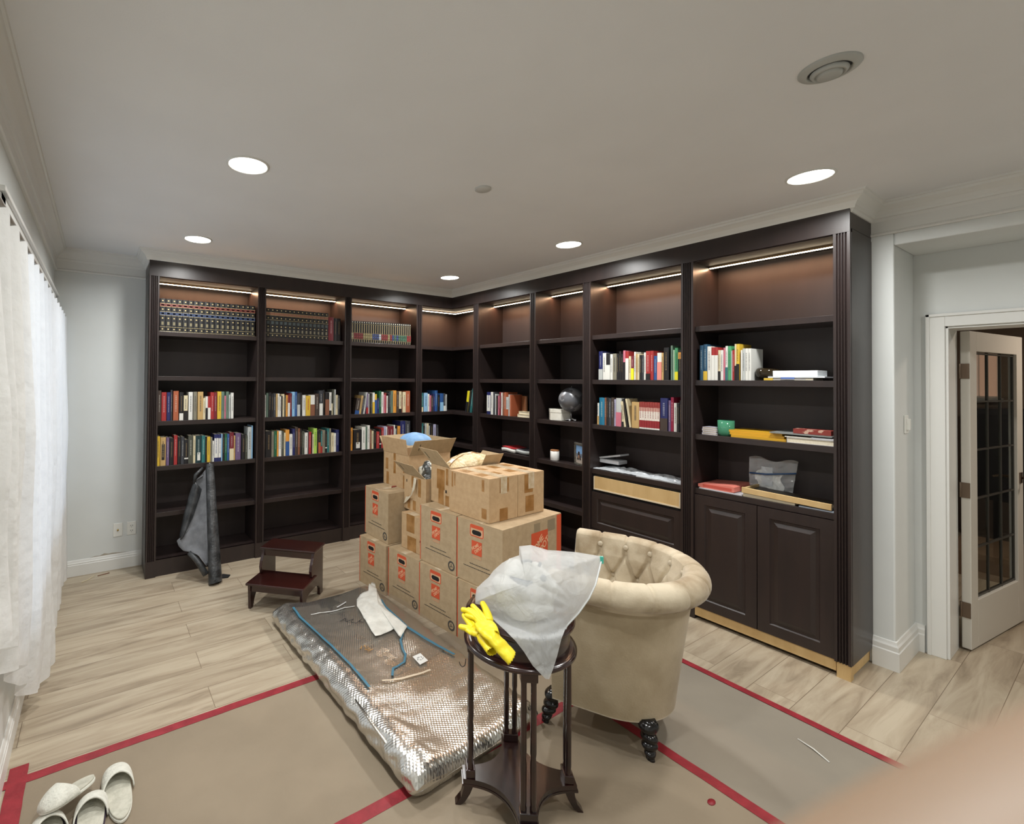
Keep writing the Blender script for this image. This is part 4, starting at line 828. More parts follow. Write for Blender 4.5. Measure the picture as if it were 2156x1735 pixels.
def moving_box(loc, rz, w_, d_, h_, label, side_logo=False, tape=True, faded=False, stripe=True):
    t = thing('moving_box', label, 'cardboard box', loc, rz, 'store-brand moving boxes in the stack')
    m = MB(); m.box((0, 0, 0), (w_, d_, h_-.004), KRAFTG)
    m.box((0, 0, h_-.004), (w_/2-.0015, d_, h_), KRAFTG); m.box((w_/2+.0015, 0, h_-.004), (w_, d_, h_), KRAFTG); m.build('body', t, bevel=.003)
    m = MB(); y = -.0006; k = w_/.346; cx = w_*.455; zt = h_-.055
    m.box((cx-.052*k, y-.0004, zt-.033), (cx+.052*k, y+.0003, zt+.037), flat((208, 168, 132), .7))
    ring(m, cx, zt+.002, .104*k, .07, .012, .006, ORANGE, y-.0006)
    m.box((cx-.045*k, y-.0007, zt+.015), (cx+.045*k, y, zt+.034), ORANGE)
    m.build('handle_print', t)
    m = MB(); pts = []
    for (sx, a0) in ((1, -PI/2), (-1, PI/2)):
        for q in range(9): a_ = a0+q*PI/8; pts.append((cx+sx*.020*k+.016*math.cos(a_), zt-.008+.014*math.sin(a_)))
    m.add([(p[0], y-.0009, p[1]) for p in pts]+[(p[0]*1.0, .02, p[1]) for p in pts], [tuple(range(18))]+[(i, (i+1) % 18, 18+(i+1) % 18, 18+i) for i in range(18)], BLK); m.build('hand_hole_shade', t)  # black plate instead of a cut hole, its inner shade put into the colour
    m = MB(); logo(m, cx-.038*k, h_*.5-.008, .078*k, .082, y-.0008); m.box((cx-.03*k, y-.0008, h_*.5-.03), (cx+.036*k, y, h_*.5-.014), flat((192, 152, 118), .7)); m.build('logo', t)
    m = MB()
    for q, (x0, x1, zz) in enumerate(((.3, .74, .285), (.16, .86, .262))):
        x = x0*w_; rr = random.Random(q)
        while x < x1*w_: l = rr.uniform(.004, .014); m.box((x, y-.0006, zz*h_/.36*.94), (min(x+l, x1*w_), y, zz*h_/.36*.94+.0045), INK); x += l+.003
    for v in m.v: v.z -= .155*h_/.36
    ring(m, w_*.88, .05, .06, .062, .03, .011, REC, y-.0006)
    for q in range(3):
        a_ = q*2.094+PI/2; c_ = Vector((w_*.88+.009*math.cos(a_), .05+.009*math.sin(a_)))
        m.add([(c_.x+.008*math.cos(a_+s), y-.0007, c_.y+.008*math.sin(a_+s)) for s in (0, 2.2, 3.5)], [(0, 1, 2)], REC)
    m.build('printed_text', t)
    if stripe:
        m = MB(); m.box((-.0008, -.0008, .004), (.005, .012, h_-.006), ORANGE); m.build('orange_stripe', t); m = MB(); m.box((w_-.0002, d_-.05, .004), (w_+.0008, d_-.0, h_-.006), ORANGE); m.build('orange_stripe', t)
    if tape:
        m = MB(); m.box((w_/2-.025, -.0008, h_), (w_/2+.025, d_, h_+.0006), CLEARTAPE); m.box((w_/2-.025, -.0009, h_-.05), (w_/2+.025, -.0001, h_+.0006), noisy('tape_front', (176, 152, 118), (186, 162, 128), 18, .35)) if False else None; m.build('tape_strip', t)
    if side_logo:
        m = MB(); M_ = Matrix.Translation((w_+.0, 0, 0)) @ Matrix.Rotation(PI/2, 4, 'Z'); logo(m, d_*.46, .11, .17, .19, -.0012, M_); m.build('side_logo', t)
        m = MB(); m.box((w_, .3, h_-.14), (w_+.0008, .36, h_-.02), flat((150, 134, 108), .4)); m.build('side_tape', t); m = MB(); m.box((w_, .44, h_-.09), (w_+.0008, .52, h_-.02), flat((146, 132, 108), .4)); m.build('side_tape', t)
    return t
AB = -PI/2
HB = .36
moving_box((-1.636, -.909, 0), AB+.12, .335, .48, HB, 'bottom moving box farthest back, at the left end of the row')
moving_box((-1.578, -1.25, 0), AB+.10, .345, .48, HB, 'bottom moving box second from left, below the small taped box', faded=True)
moving_box((-1.545, -1.60, 0), AB+.12, .343, .48, HB, 'bottom moving box third from left, beside the foil pad')
moving_box((-1.503, -1.950, 0), AB+.12, .35, .58, HB, 'bottom moving box mostly hidden behind the plastic bag')
moving_box((-1.572, -.875, HB+.001), AB+.02, .343, .40, .374, 'upper moving box at far left with red scraps on its lid')
moving_box((-1.522, -1.575, HB+.001), AB+.085, .348, .45, .374, 'upper moving box in the middle, right of the small taped box')
moving_box((-1.492, -1.930, HB+.001), AB+.12, .352, .59, .374, 'upper moving box at right with large logo on its side', side_logo=True)
o = MB().prism([(0, 0), (.05, .01), (.07, .03), (.03, .035), (.01, .02)], 0, .004, flat((140, 60, 50), .5)).build('paper_scrap', loc=(-1.44, -1.06, HB+.001+.374+.0012)); tag(o, 'small red and white scrap on the upper left moving box', 'scrap')
def patches(t, name, lst, mat=TAPE, y=-.0008):
    for (x0, z0, x1, z1, *sl) in lst:
        s = sl[0] if sl else 0
        m = MB(); m.prism([(x0, z0), (x1, z0), (x1+s, z1), (x0+s, z1)], 0, .0006, mat, M=Matrix.Translation((0, y+.0006, 0)) @ Matrix.Rotation(PI/2, 4, 'X')); m.build(name, t)
# small taped box between
t = thing('brown_box', 'small plain brown taped box wedged between two moving boxes', 'cardboard box', (-1.499, -1.300, HB+.001), AB+.086)
MB().box((0, 0, 0), (.232, .3, .255), KRAFT).build('body', t, bevel=.003)
patches(t, 'tape_strip', [(.06, .13, .15, .255), (.07, .0, .17, .1)]); MB().box((.06, -.0006, .255), (.15, .3, .256), CLEARTAPE).build('tape_strip', t); patches(t, 'corner_mark', [(.21, .085, .225, .1)], BLK)
# supports hidden behind the visible rows carry the boxes on top
zt = HB+.375+.001
t = thing('moving_box', 'plain moving box hidden behind the upper rows under the open boxes', 'cardboard box', (-1.05, -.95, 0), AB+.1)
MB().box((0, 0, 0), (.56, .4, zt-.004), KRAFTG).build('body', t, bevel=.003)
def open_box(loc, rz, w_, d_, h_, label, th=.004):
    t = thing('open_box', label, 'cardboard box', loc, rz)
    m = MB(); m.box((0, 0, 0), (w_, d_, th), KRAFT); m.box((0, 0, th), (w_, th, h_), KRAFT); m.box((0, d_-th, th), (w_, d_, h_), KRAFT); m.box((0, th, th), (th, d_-th, h_), KRAFT); m.box((w_-th, th, th), (w_, d_-th, h_), KRAFT); m.build('body', t)
    return t
def flap(t, a_, b_, up, outw, mat=KRAFTIN, skew=0, slot=True, th=.003):
    """hinge a_->b_ (local xyz), free edge offset vector up"""
    a_, b_, up = Vector(a_), Vector(b_), Vector(up); e = (b_-a_).normalized(); nrm = e.cross(up).normalized()*th
    i = e*skew
    vs = [a_, b_, b_+up-i, a_+up+i]; vs += [v+nrm for v in vs]
    m = MB(); m.add(vs, [(0, 1, 2, 3), (7, 6, 5, 4), (0, 4, 5, 1), (1, 5, 6, 2), (2, 6, 7, 3), (3, 7, 4, 0)], mat); f = m.build('flap', t)
    if slot:
        m = MB(); c_ = a_+e*((b_-a_).length*.16)+up*.35; vs = [c_, c_+e*.006, c_+e*.006+up*.4, c_+up*.4]; vs = [v-nrm*.3 for v in vs]+[v+nrm*1.3 for v in vs]
        m.add(vs, [(0, 1, 2, 3), (7, 6, 5, 4), (0, 4, 5, 1), (1, 5, 6, 2), (2, 6, 7, 3), (3, 7, 4, 0)], BLK); m.build('slot_mark', f)
    return f
# tall open box at the back left
w1, d1, h1 = .345, .42, .262
T1 = open_box((-1.395, -.86, zt), AB+.06, w1, d1, h1, 'open brown box at the back of the stack with a blue cap inside')
flap(T1, (.0, 0, h1), (w1-.01, 0, h1), (.01, -.03, .125), 0, KRAFT, slot=False); flap(T1, (0, .01, h1), (0, d1, h1), (-.085, 0, .11), 0, slot=False); flap(T1, (w1, .0, h1), (w1, d1, h1), (.07, .0, .12), 0); flap(T1, (0, d1, h1), (w1, d1, h1), (0, .05, .10), 0, slot=False)
patches(T1, 'tape_strip', [(.03, .12, .065, .21), (.04, 0, .075, .1), (.14, .1, .17, .26), (.27, .12, .30, .2), (.27, .0, .32, .1)])
m = MB(); m.prism([(.05, 0), (.075, 0), (.115, .1), (.085, .1)], 0, .0006, TAPE, M=Matrix.Translation((0, -.004, h1+.01)) @ Matrix.Rotation(-.23, 4, 'X') @ Matrix.Rotation(PI/2, 4, 'X')); m.prism([(.22, 0), (.25, 0), (.2, .06), (.18, .06)], 0, .0006, TAPE, M=Matrix.Translation((.05, -.004, h1+.01)) @ Matrix.Rotation(-.23, 4, 'X') @ Matrix.Rotation(PI/2, 4, 'X')); m.build('tape_strip', T1)
bc = noisy('blue_cap_cloth', (112, 158, 208), (142, 184, 226), 12, .7, .3, 30)
def cap(u, v):
    a_ = 2*PI*u; r = .128*math.sin(v*PI/2); z = .10*math.cos(v*PI/2)**.8
    rr = 1+.05*math.sin(a_*5+2)*v
    return (r*rr*math.cos(a_)*1.25, r*rr*math.sin(a_), z+.008*noise.noise(Vector((math.cos(a_)*3*v, math.sin(a_)*3*v, 1))))
o = MB().grid(cap, 40, 14, bc, closeu=True).build('surgical_cap', loc=(-1.22, -1.07, zt+h1+.06), rot=(0, .1, .5)); tag(o, 'pale blue cloth cap bulging out of the open box', 'cap')
# lower open box with striped bag
T2 = open_box((-1.425, -1.22, HB+.256+.002), AB-.02, .29, .38, .262, 'open brown box in the middle with a strip of loose white tape')
f2 = flap(T2, (.01, 0, .262), (.28, 0, .262), (-.085, -.05, .085), 0)
patches(T2, 'tape_strip', [(.05, .01, .085, .1), (.12, .01, .16, .08), (.1, .17, .135, .255), (.19, .12, .225, .25)]); patches(T2, 'corner_mark', [(.03, .2, .04, .22)], BLK)
m = MB(); pts = [(.16, -.008, .25), (.17, -.02, .21), (.16, -.025, .16), (.12, -.02, .11), (.06, -.012, .075), (.02, -.008, .06)]
for k in range(5):
    p, q = Vector(pts[k]), Vector(pts[k+1]); sv = Vector((.017, 0, .006*k)); m.add([p-sv, p+sv, q+Vector((.017, 0, .006*(k+1))), q-Vector((.017, 0, .006*(k+1)))], [(0, 1, 2, 3)], flat((208, 198, 176), .4))
m.build('loose_tape', T2, solid=.0008)
bb_ = noisy('striped_bag', (60, 62, 60), (214, 216, 206), 16, .3, .3, 20, lo=.45, hi=.5, stretch=(1, 1, .4))
def blob(sx, sy, sz, seed, rough_=.22, f=2.2):
    def g(u, v):
        a_ = 2*PI*u; b_ = PI*v; d = Vector((math.sin(b_)*math.cos(a_), math.sin(b_)*math.sin(a_), -math.cos(b_)))
        k = 1+rough_*noise.noise(d*f+Vector((seed, 0, 0)))+rough_*.5*abs(noise.noise(d*f*2.6+Vector((0, seed, 0))))
        return (d.x*sx*k, d.y*sy*k, d.z*sz*k)
    return g
o = MB().grid(blob(.1, .13, .11, 5), 40, 24, bb_, closeu=True, smooth=False).build('plastic_bag', loc=(-1.30, -1.42, HB+.256+.25)); tag(o, 'black and white crumpled plastic bag in the middle open box', 'plastic bag')
# third open box with bubble-wrapped parcel
T3 = open_box((-1.40, -1.528, zt), AB-.03, .232, .42, .262, 'open brown box behind the closed ones with a wrapped parcel inside')
flap(T3, (.0, 0, .262), (.225, 0, .262), (-.085, -.05, .105), 0); flap(T3, (.0, .42, .262), (.20, .42, .262), (.0, .05, .055), 0, slot=False); flap(T3, (.232, .26, .262), (.232, .42, .262), (.045, .0, .075), 0, slot=False)
patches(T3, 'tape_strip', [(.07, .1, .16, .235), (.09, .0, .15, .1), (.175, .14, .2, .25), (.17, 0, .21, .07)]); patches(T3, 'corner_mark', [(.17, .085, .185, .105)], BLK)
bw = noisy('bubble_wrap_kraft', (206, 182, 134), (232, 216, 180), 40, .25, .8, 70)
t = thing('wrapped_parcel', 'bubble-wrapped parcel with brown tape and white label in the open box', 'parcel', (-1.17, -1.63, zt+.225), AB-.2, rot=(.22, -.1, AB-.1))
m = MB()
def pil(u, v):
    x = -.12+.24*u; y = -.17+.34*v; e = (math.sin(PI*u)*math.sin(PI*v))**.35 if 0 < u < 1 and 0 < v < 1 else 0
    return (x, y, .10*e+.008*noise.noise(Vector((u*8, v*8, 3))))
m.grid(pil, 40, 40, bw); m.grid(lambda u, v: (pil(u, v)[0], pil(u, v)[1], -.03), 2, 2, bw); m.build('wrapping', t)
for q in (.3, .62):
    m = MB(); m.grid(lambda u, v: (lambda p: (p[0], p[1], p[2]+.002))(pil(q+.05*u, .04+.92*v)), 3, 30, TAPE); m.build('tape_strip', t)
m = MB(); m.grid(lambda u, v: (lambda p: (p[0], p[1], p[2]+.004))(pil(.45+.2*u, .12+.12*v)), 6, 4, flat((232, 230, 222), .6)); m.build('paper_label', t)
# the two closed boxes side by side
for k, (dy, lab) in enumerate(((0, 'closed brown box in front on top of the stack with shiny tape'), (.253, 'closed brown box behind the front one, taped to it on top of the stack'))):
    c_, s_ = math.cos(AB+.053), math.sin(AB+.053); X_, Y_ = 0, dy
    p = Vector((-1.455, -1.805, zt+.001))+Vector((c_*X_-s_*Y_, s_*X_+c_*Y_, 0))
    t = thing('brown_box', lab, 'cardboard box', p, AB+.053)
    wd = .35; hd = .262; dd = .25
    m = MB(); m.box((0, 0, 0), (wd, dd, hd-.003), KRAFT); m.box((0, 0, hd-.003), (wd, dd/2-.001, hd), KRAFT); m.box((0, dd/2+.001, hd-.003), (wd, dd, hd), KRAFT); m.build('body', t, bevel=.003)
    m = MB(); m.box((-.0008, dd/2-.035, hd), (wd+.0008, dd/2+.035, hd+.0012), CLEARTAPE); m.box((wd, dd/2-.028, hd-.10), (wd+.0012, dd/2+.028, hd+.001), CLEARTAPE); m.build('clear_tape', t)
    S_ = Matrix.Translation((wd+.0004, 0, 0)) @ Matrix.Rotation(PI/2, 4, 'Z')
    for (x0, z0, x1, z1) in (((.09, .17, .17, .255), (.09, .0, .16, .075)) if k == 0 else ((.06, .14, .14, .255), (.07, .02, .15, .12))):
        m = MB(); m.box((x0, -.0006, z0), (x1, 0, z1), TAPE, S_); m.build('tape_strip', t)
    for (x0, y0, x1, y1) in ((.05, .03, .13, .22), (.2, .02, .27, .2)):
        m = MB(); m.box((x0, y0, hd), (x1, y1, hd+.0006), TAPE); m.build('tape_strip', t)
    if k == 0: patches(t, 'tape_strip', [(.02, .16, .035, .255), (.045, .17, .055, .25), (.29, .18, .31, .25), (.29, .02, .33, .08)])

# ================================================================== step stool
t = thing('step_stool', 'dark cherry wooden two-step stool standing near the bookcase', 'step stool', (-2.515, -.915, 0), math.atan2(-.70, .715))
sw, sd, sh1, sh2, pt = .425, .39, .165, .345, .02
def side(x0):
    P = [(0.012, 0), (0.045, 0), (.06, .05), (.085, .085), (.12, .095), (.2, .095) if False else (.24, .095), (.29, .08), (.315, .05), (.32, 0), (.375, 0), (.372, sh2), (.20, sh2), (.19, .31), (.165, .27), (.155, .23), (.165, .19), (.185, sh1), (.0, sh1)]
    m = MB(); m.prism([(p[0], p[1]) for p in P], x0, x0+pt, CHERRY, M=Matrix(((0, 0, 1, 0), (1, 0, 0, 0), (0, 1, 0, 0), (0, 0, 0, 1)))); m.build('side_panel', t, bevel=.002)
side(.012); side(sw-.012-pt)
MB().box((0, -.012, sh1), (sw, .235, sh1+.016), CHERRY).build('lower_tread', t, bevel=.005)
MB().box((0, .185, sh2), (sw, sd, sh2+.016), CHERRY).build('upper_tread', t, bevel=.005)
MB().box((.032, .012, sh1-.045), (sw-.032, .028, sh1), CHERRY).build('front_apron', t, bevel=.001)
MB().box((.032, .2, sh2-.045), (sw-.032, .216, sh2), CHERRY).build('upper_apron', t, bevel=.001)
MB().box((.032, .35, sh2-.06), (sw-.032, .366, sh2), CHERRY).build('back_rail', t, bevel=.001)

# ================================================================== leather roll leaning on the bookcase
lea = noisy('black_leather', (30, 32, 34), (70, 72, 74), 14, .38, .35, 60)
sue = noisy('grey_lining', (98, 100, 104), (116, 118, 122), 20, .85, .1, 80)
t = thing('leather_cover', 'black leather cushion cover with grey lining leaning on the leftmost bay', 'leather cover', (0, 0, 0))
B0, B1 = Vector((-2.668, -.375, 0)), Vector((-2.545, -.340, 0)); T0, T1_ = Vector((-2.636, -.035, .86)), Vector((-2.562, -.035, .86))
def strip(u, v):
    p = B0.lerp(T0, v); q = B1.lerp(T1_, v); w_ = (q-p); a_ = u*2*PI; c_ = p.lerp(q, .5)
    n = Vector((0, -1, .35)).normalized()
    r_ = w_.length/2; k = 1-.15*math.cos(2*a_)
    c2 = c_+n*.02; c2.z = max(c2.z, .0)
    pt_ = c2+w_.normalized()*r_*math.cos(a_)*k+n*(.028+.02*(1-v))*math.sin(a_)*k+n*.004*noise.noise(Vector((u*8, v*14, 2)))
    pt_.z = max(pt_.z, .002); return pt_
m = MB(); m.grid(strip, 28, 50, lea, closeu=True); m.build('front_roll', t)
m = MB()
for s in (.42, .5): m.tube([B0.lerp(B1, s).lerp(T0.lerp(T1_, s), k/20)+Vector((0, -.052+.018*k/20, .02)) for k in range(3, 21)], .002, flat((150, 152, 152), .6), 5)
m.build('stitching', t)
pl = lambda u, v, y: ony(u, v, y)
L0 = [pl(409, 1012, -.06), pl(399, 1040, -.075), pl(387, 1085, -.10), pl(376, 1138, -.135)]
L1 = [pl(424, 1030, -.06), pl(420, 1045, -.085), pl(405, 1090, -.12), pl(388, 1125, -.155)]
m = MB(); m.grid(lambda u, v: (lambda k, f: (L0[k].lerp(L0[k+1], f)).lerp(L1[k].lerp(L1[k+1], f), u)+Vector((0, -.03*math.sin(PI*u), 0)))(min(2, int(v*3)), v*3-min(2, int(v*3))), 8, 20, lea); m.build('side_roll', t, solid=.006)
mem = [pl(427, 1002, -.06), pl(411, 1012, -.07), pl(413, 1040, -.08), pl(400, 1095, -.12), pl(384, 1130, -.15), pl(372, 1138, -.16), pl(376, 1150, -.18), pl(386, 1160, -.2), pl(401, 1162, -.23), pl(417, 1169, -.27), pl(435, 1192, -.33)]
ed = [B0.lerp(T0, v_)+Vector((.02, -.0, 0)) for v_ in [.97, .93, .85, .7, .55, .5, .45, .38, .33, .28, .14]]
vs = []; nn = len(mem)
m = MB(); K = 8
m.grid(lambda u, v: (lambda k, f: mem[k].lerp(mem[min(k+1, nn-1)], f).lerp(ed[k].lerp(ed[min(k+1, nn-1)], f), u)+Vector((0, .03*math.sin(PI*u), 0)))(min(nn-2, int(v*(nn-1))), v*(nn-1)-min(nn-2, int(v*(nn-1)))), 10, 44, sue); m.build('lining', t, solid=.003)
m = MB(); m.tube([pl(398, 1163, -.22), pl(415, 1180, -.26), pl(434, 1210, -.33)], [.018, .022, .024], lea, 10); m.build('bottom_roll', t)
m = MB(); m.prism([(-2.56, -.31), (-2.50, -.325), (-2.475, -.285), (-2.52, -.24), (-2.6, -.25)], .001, .008, flat((20, 20, 20), .8)); m.build('base_flap', t)
# black top tab
m = MB(); m.tube([pl(427, 985, -.05), pl(412, 1000, -.06), pl(409, 1018, -.062)], [.01, .016, .014], lea, 8); m.build('top_fold', t)

# ================================================================== foil insulation pad with plastic wrap
fo, nt, b = newmat('bubble_foil'); N = nt.nodes; L = nt.links
b.inputs['Base Color'].default_value = srgb(212, 210, 204); b.inputs['Metallic'].default_value = .96; b.inputs['Roughness'].default_value = .24
tc = N.new('ShaderNodeTexCoord'); mp = N.new('ShaderNodeMapping'); mp.inputs['Rotation'].default_value = (0, 0, .5); mp.inputs['Scale'].default_value = (1, 1, .15); L.new(tc.outputs['Object'], mp.inputs[0])
vo = N.new('ShaderNodeTexVoronoi'); vo.feature = 'F1'; vo.inputs['Scale'].default_value = 84; vo.inputs['Randomness'].default_value = .1; L.new(mp.outputs[0], vo.inputs['Vector'])
no = N.new('ShaderNodeTexNoise'); no.inputs['Scale'].default_value = 11; no.inputs['Detail'].default_value = 4; L.new(tc.outputs['Object'], no.inputs[0])
ma = N.new('ShaderNodeMath'); ma.operation = 'MULTIPLY_ADD'; ma.inputs[1].default_value = .55; L.new(vo.outputs['Distance'], ma.inputs[0]); L.new(no.outputs['Fac'], ma.inputs[2])
bp = N.new('ShaderNodeBump'); bp.inputs['Strength'].default_value = .36; bp.inputs['Distance'].default_value = .01; L.new(ma.outputs[0], bp.inputs['Height']); L.new(bp.outputs[0], b.inputs['Normal'])
t = thing('foil_pad', 'folded silver bubble-foil insulation pad lying in front of the boxes', 'foil pad', (0, 0, 0))
FA, FB, FC, FD = Vector((-2.43, -1.20, 0)), Vector((-2.385, -2.785, 0)), Vector((-1.665, -2.735, 0)), Vector((-1.70, -1.20, 0))
FH = .115
def footp(s, q): return FA.lerp(FD, s).lerp(FB.lerp(FC, s), q)
def foil(u, v):
    # u around the long section loop (left edge -> top -> right edge -> bottom), v along length
    q = v; e = min(1, min(v, 1-v)/.035); hh_ = FH*(1-.25*math.exp(-((u-.5)/.3)**2)*0)
    per = u*2*PI
    cx_, cz_ = math.cos(per), math.sin(per); k = 7
    sx = abs(cx_)**(2/k*1.0)*(1 if cx_ > 0 else -1); sz = abs(cz_)**(2/2.6)*(1 if cz_ > 0 else -1)
    endr = (1-(1-e)**2.2)**.5 if e < 1 else 1
    s = .5-.5*sx*(.97+.03*endr); z = FH/2+FH/2*sz*max(.12, endr)
    p = footp(s, q)
    x, y = p.x, p.y
    if sz > 0:
        z += .010*noise.noise(Vector((x*4, y*3, 2)))+.006*abs(noise.noise(Vector((x*13, y*11, 5))))
        z += .02*math.exp(-((s-.10)/.08)**2)*(1-.5*q)          # rolled left edge
        z -= .022*math.exp(-((s-.55)/.28)**4)
    amp = .008*(1-abs(sz))+.004
    x += amp*noise.noise(Vector((y*14, z*30, 1)))*1.4
    y += amp*noise.noise(Vector((x*14, z*30, 7)))*1.2
    return (x, y, max(.004, z))
m = MB(); m.grid(foil, 150, 190, fo, closeu=True)
for vv in (0, 1):
    ring_ = [Vector(foil(i/150, vv)) for i in range(150)]; m.add(ring_, [tuple(range(150))], fo)
m.build('foil_body', t)
def ftop(x, y):
    # height of the pad top near x, y
    q = (y-FA.y)/(FB.y-FA.y); l = FA.lerp(FB, q); r_ = FD.lerp(FC, q); s = (x-l.x)/(r_.x-l.x)
    sx = max(-.999, min(.999, 1-2*s)); sz = (max(0, 1-abs(sx)**7))**(2/2.6/2)
    z = FH/2+FH/2*sz+.010*noise.noise(Vector((x*4, y*3, 2)))+.006*abs(noise.noise(Vector((x*13, y*11, 5))))
    z += .02*math.exp(-((s-.10)/.08)**2)*(1-.5*q)-.022*math.exp(-((s-.55)/.28)**4)
    return z
# fold line of the near corner
def onpad(u, v, dz=0):
    z = FH
    for _ in range(6): p = onz(u, v, z); z = ftop(p.x, p.y)+dz
    return p
m = MB(); pts = [onpad(560+a_*.28757, 1220+b_*.28757, .004) for a_, b_ in ((655, 880), (760, 1030), (860, 1170), (950, 1300), (1000, 1420))]
m.tube(pts, [.004, .006, .007, .007, .005], fo, 7); m.build('fold_seam', t)
pf, nt, b = newmat('grey_poly_wrap'); b.inputs['Base Color'].default_value = srgb(128, 120, 110); b.inputs['Roughness'].default_value = .16; b.inputs['Alpha'].default_value = .3; b.inputs['Specular IOR Level'].default_value = .7
no = nt.nodes.new('ShaderNodeTexNoise'); no.inputs['Scale'].default_value = 16; no.inputs['Detail'].default_value = 4; tc = nt.nodes.new('ShaderNodeTexCoord'); nt.links.new(tc.outputs['Object'], no.inputs[0])
bp = nt.nodes.new('ShaderNodeBump'); bp.inputs['Strength'].default_value = .3; bp.inputs['Distance'].default_value = .02; nt.links.new(no.outputs['Fac'], bp.inputs['Height']); nt.links.new(bp.outputs[0], b.inputs['Normal'])
S7 = .28757; z7 = lambda a_, b_, dz=.004: onpad(560+a_*S7, 1220+b_*S7, dz)
t2 = thing('plastic_wrap', 'torn clear grey plastic wrap with blue seams lying on the foil pad', 'plastic wrap', (0, 0, 0))
left_e = [z7(205, 210), z7(350, 370), z7(480, 500), z7(620, 640), z7(770, 770)]
right_e = [z7(800, 60), z7(1020, 160), z7(1180, 280), z7(1300, 370), z7(1440, 500)]
def wrapf(u, v):
    k = min(3, int(v*4)); f = v*4-k; p = left_e[k].lerp(left_e[k+1], f).lerp(right_e[k].lerp(right_e[k+1], f), u)
    return (p.x, p.y, ftop(p.x, p.y)+.005+.005*abs(noise.noise(Vector((p.x*9, p.y*9, 4)))))
m = MB(); m.grid(wrapf, 50, 50, pf); m.build('film', t2)
blu = flat((62, 112, 134), .4)
def ribbon(pts, w_, mat, name, par, dz=.009):
    m = MB(); vs = []; n = len(pts)
    for i, p in enumerate(pts):
        d_ = (pts[min(i+1, n-1)]-pts[max(0, i-1)]); d_.z = 0; d_.normalize(); s_ = Vector((-d_.y, d_.x, 0))*w_/2
        for sg in (1, -1): q = p+s_*sg; vs.append((q.x, q.y, ftop(q.x, q.y)+dz))
    m.add(vs, [(2*i, 2*i+1, 2*i+3, 2*i+2) for i in range(n-1)], mat); return m.build(name, par, solid=.001)
def dense(pts, k=5):
    out = []
    for i in range(len(pts)-1):
        for j in range(k): out.append(pts[i].lerp(pts[i+1], j/k))
    return out+[pts[-1]]
ribbon(dense([z7(200, 208), z7(250, 280), z7(480, 490), z7(620, 630), z7(757, 795)]), .014, blu, 'blue_seam', t2)
ribbon(dense([z7(840, 150), z7(870, 200), z7(1035, 355), z7(1170, 440), z7(1380, 555)]), .016, blu, 'blue_seam', t2)
ribbon(dense([z7(1005, 390), z7(985, 455), z7(1000, 520), z7(1022, 560), z7(1012, 615), z7(930, 662), z7(925, 715)]), .012, blu, 'torn_blue_edge', t2, .012)
ribbon(dense([z7(850, 752), z7(1000, 735), z7(1110, 705), z7(1205, 672)]), .012, flat((206, 190, 168), .3), 'pale_edge', t2, .012)
# torn white paper-like bag piece
poly = [z7(*p) for p in ((755, 40), (775, 28), (800, 42), (812, 95), (850, 185), (880, 225), (960, 290), (1035, 355), (1010, 395), (985, 447), (945, 370), (880, 400), (800, 435), (750, 350), (705, 275), (665, 205), (665, 160), (690, 120), (750, 92))]
c0 = sum(poly, Vector())/len(poly)
wt = noisy('white_torn_plastic', (206, 204, 196), (224, 222, 214), 18, .5, .5, 26)
def tornf(u, v):
    n = len(poly); k = int(u*n) % n; f = u*n-int(u*n); p = poly[k].lerp(poly[(k+1) % n], f); p = c0.lerp(p, v); z = ftop(p.x, p.y)+.012+.02*(1-v)+.012*abs(noise.noise(Vector((p.x*16, p.y*10, 8))))
    return (p.x, p.y, z)
m = MB(); m.grid(tornf, 76, 12, wt, closeu=True); o = m.build('torn_plastic_bag', solid=.002); tag(o, 'torn white plastic piece lying on the grey wrap', 'plastic piece')
q = [z7(*p, .007) for p in ((1072, 572), (1130, 546), (1187, 600), (1128, 632))]
m = MB(); m.add([(p.x, p.y, ftop(p.x, p.y)+.012) for p in q], [(0, 1, 2, 3)], flat((222, 222, 218), .5)); cq = sum(q, Vector())/4
for k in range(5): m.tube([cq+Vector((.012*math.cos(k*1.3), .012*math.sin(k*1.3), .0125)), cq+Vector((.02*math.cos(k*1.3+.9), .016*math.sin(k*1.3+.9), .0125))], .0012, flat((90, 90, 92)), 4)
for i in range(4, len(m.v)): m.v[i].z = ftop(m.v[i].x, m.v[i].y)+.0128
m.build('white_sticker', t2)
pp = [z7(*p) for p in ((330, 268), (420, 252), (520, 235), (580, 215), (650, 205))]
ribbon(dense(pp), .007, flat((206, 206, 204), .4), 'clear_tape_end', t2, .013); ribbon(dense([z7(520, 215), z7(585, 175)]), .008, flat((200, 200, 200), .4), 'clear_tape_end', t2, .014)
m = MB(); pw = [z7(*p) for p in ((540, 318), (580, 295), (590, 320), (640, 300), (622, 322), (660, 330), (700, 300), (680, 320), (715, 322))]; m.tube([(p.x, p.y, ftop(p.x, p.y)+.0125) for p in dense(pw, 3)], .0016, flat((30, 30, 34)), 5); m.build('marker_scribble', t2)
m = MB()
for k in range(9):
    p = z7(690+R.random()*95, 490+R.random()*45); q_ = p+Vector((R.uniform(-.02, .02), R.uniform(-.02, .02), .004)); p.z = ftop(p.x, p.y)+.012; q_.z = p.z+.006; m.tube([p, q_], .0025, flat((170, 128, 76)), 5)
tag(m.build('dry_leaf_bits'), 'small tan shredded bits on the plastic wrap', 'debris', kind='stuff')
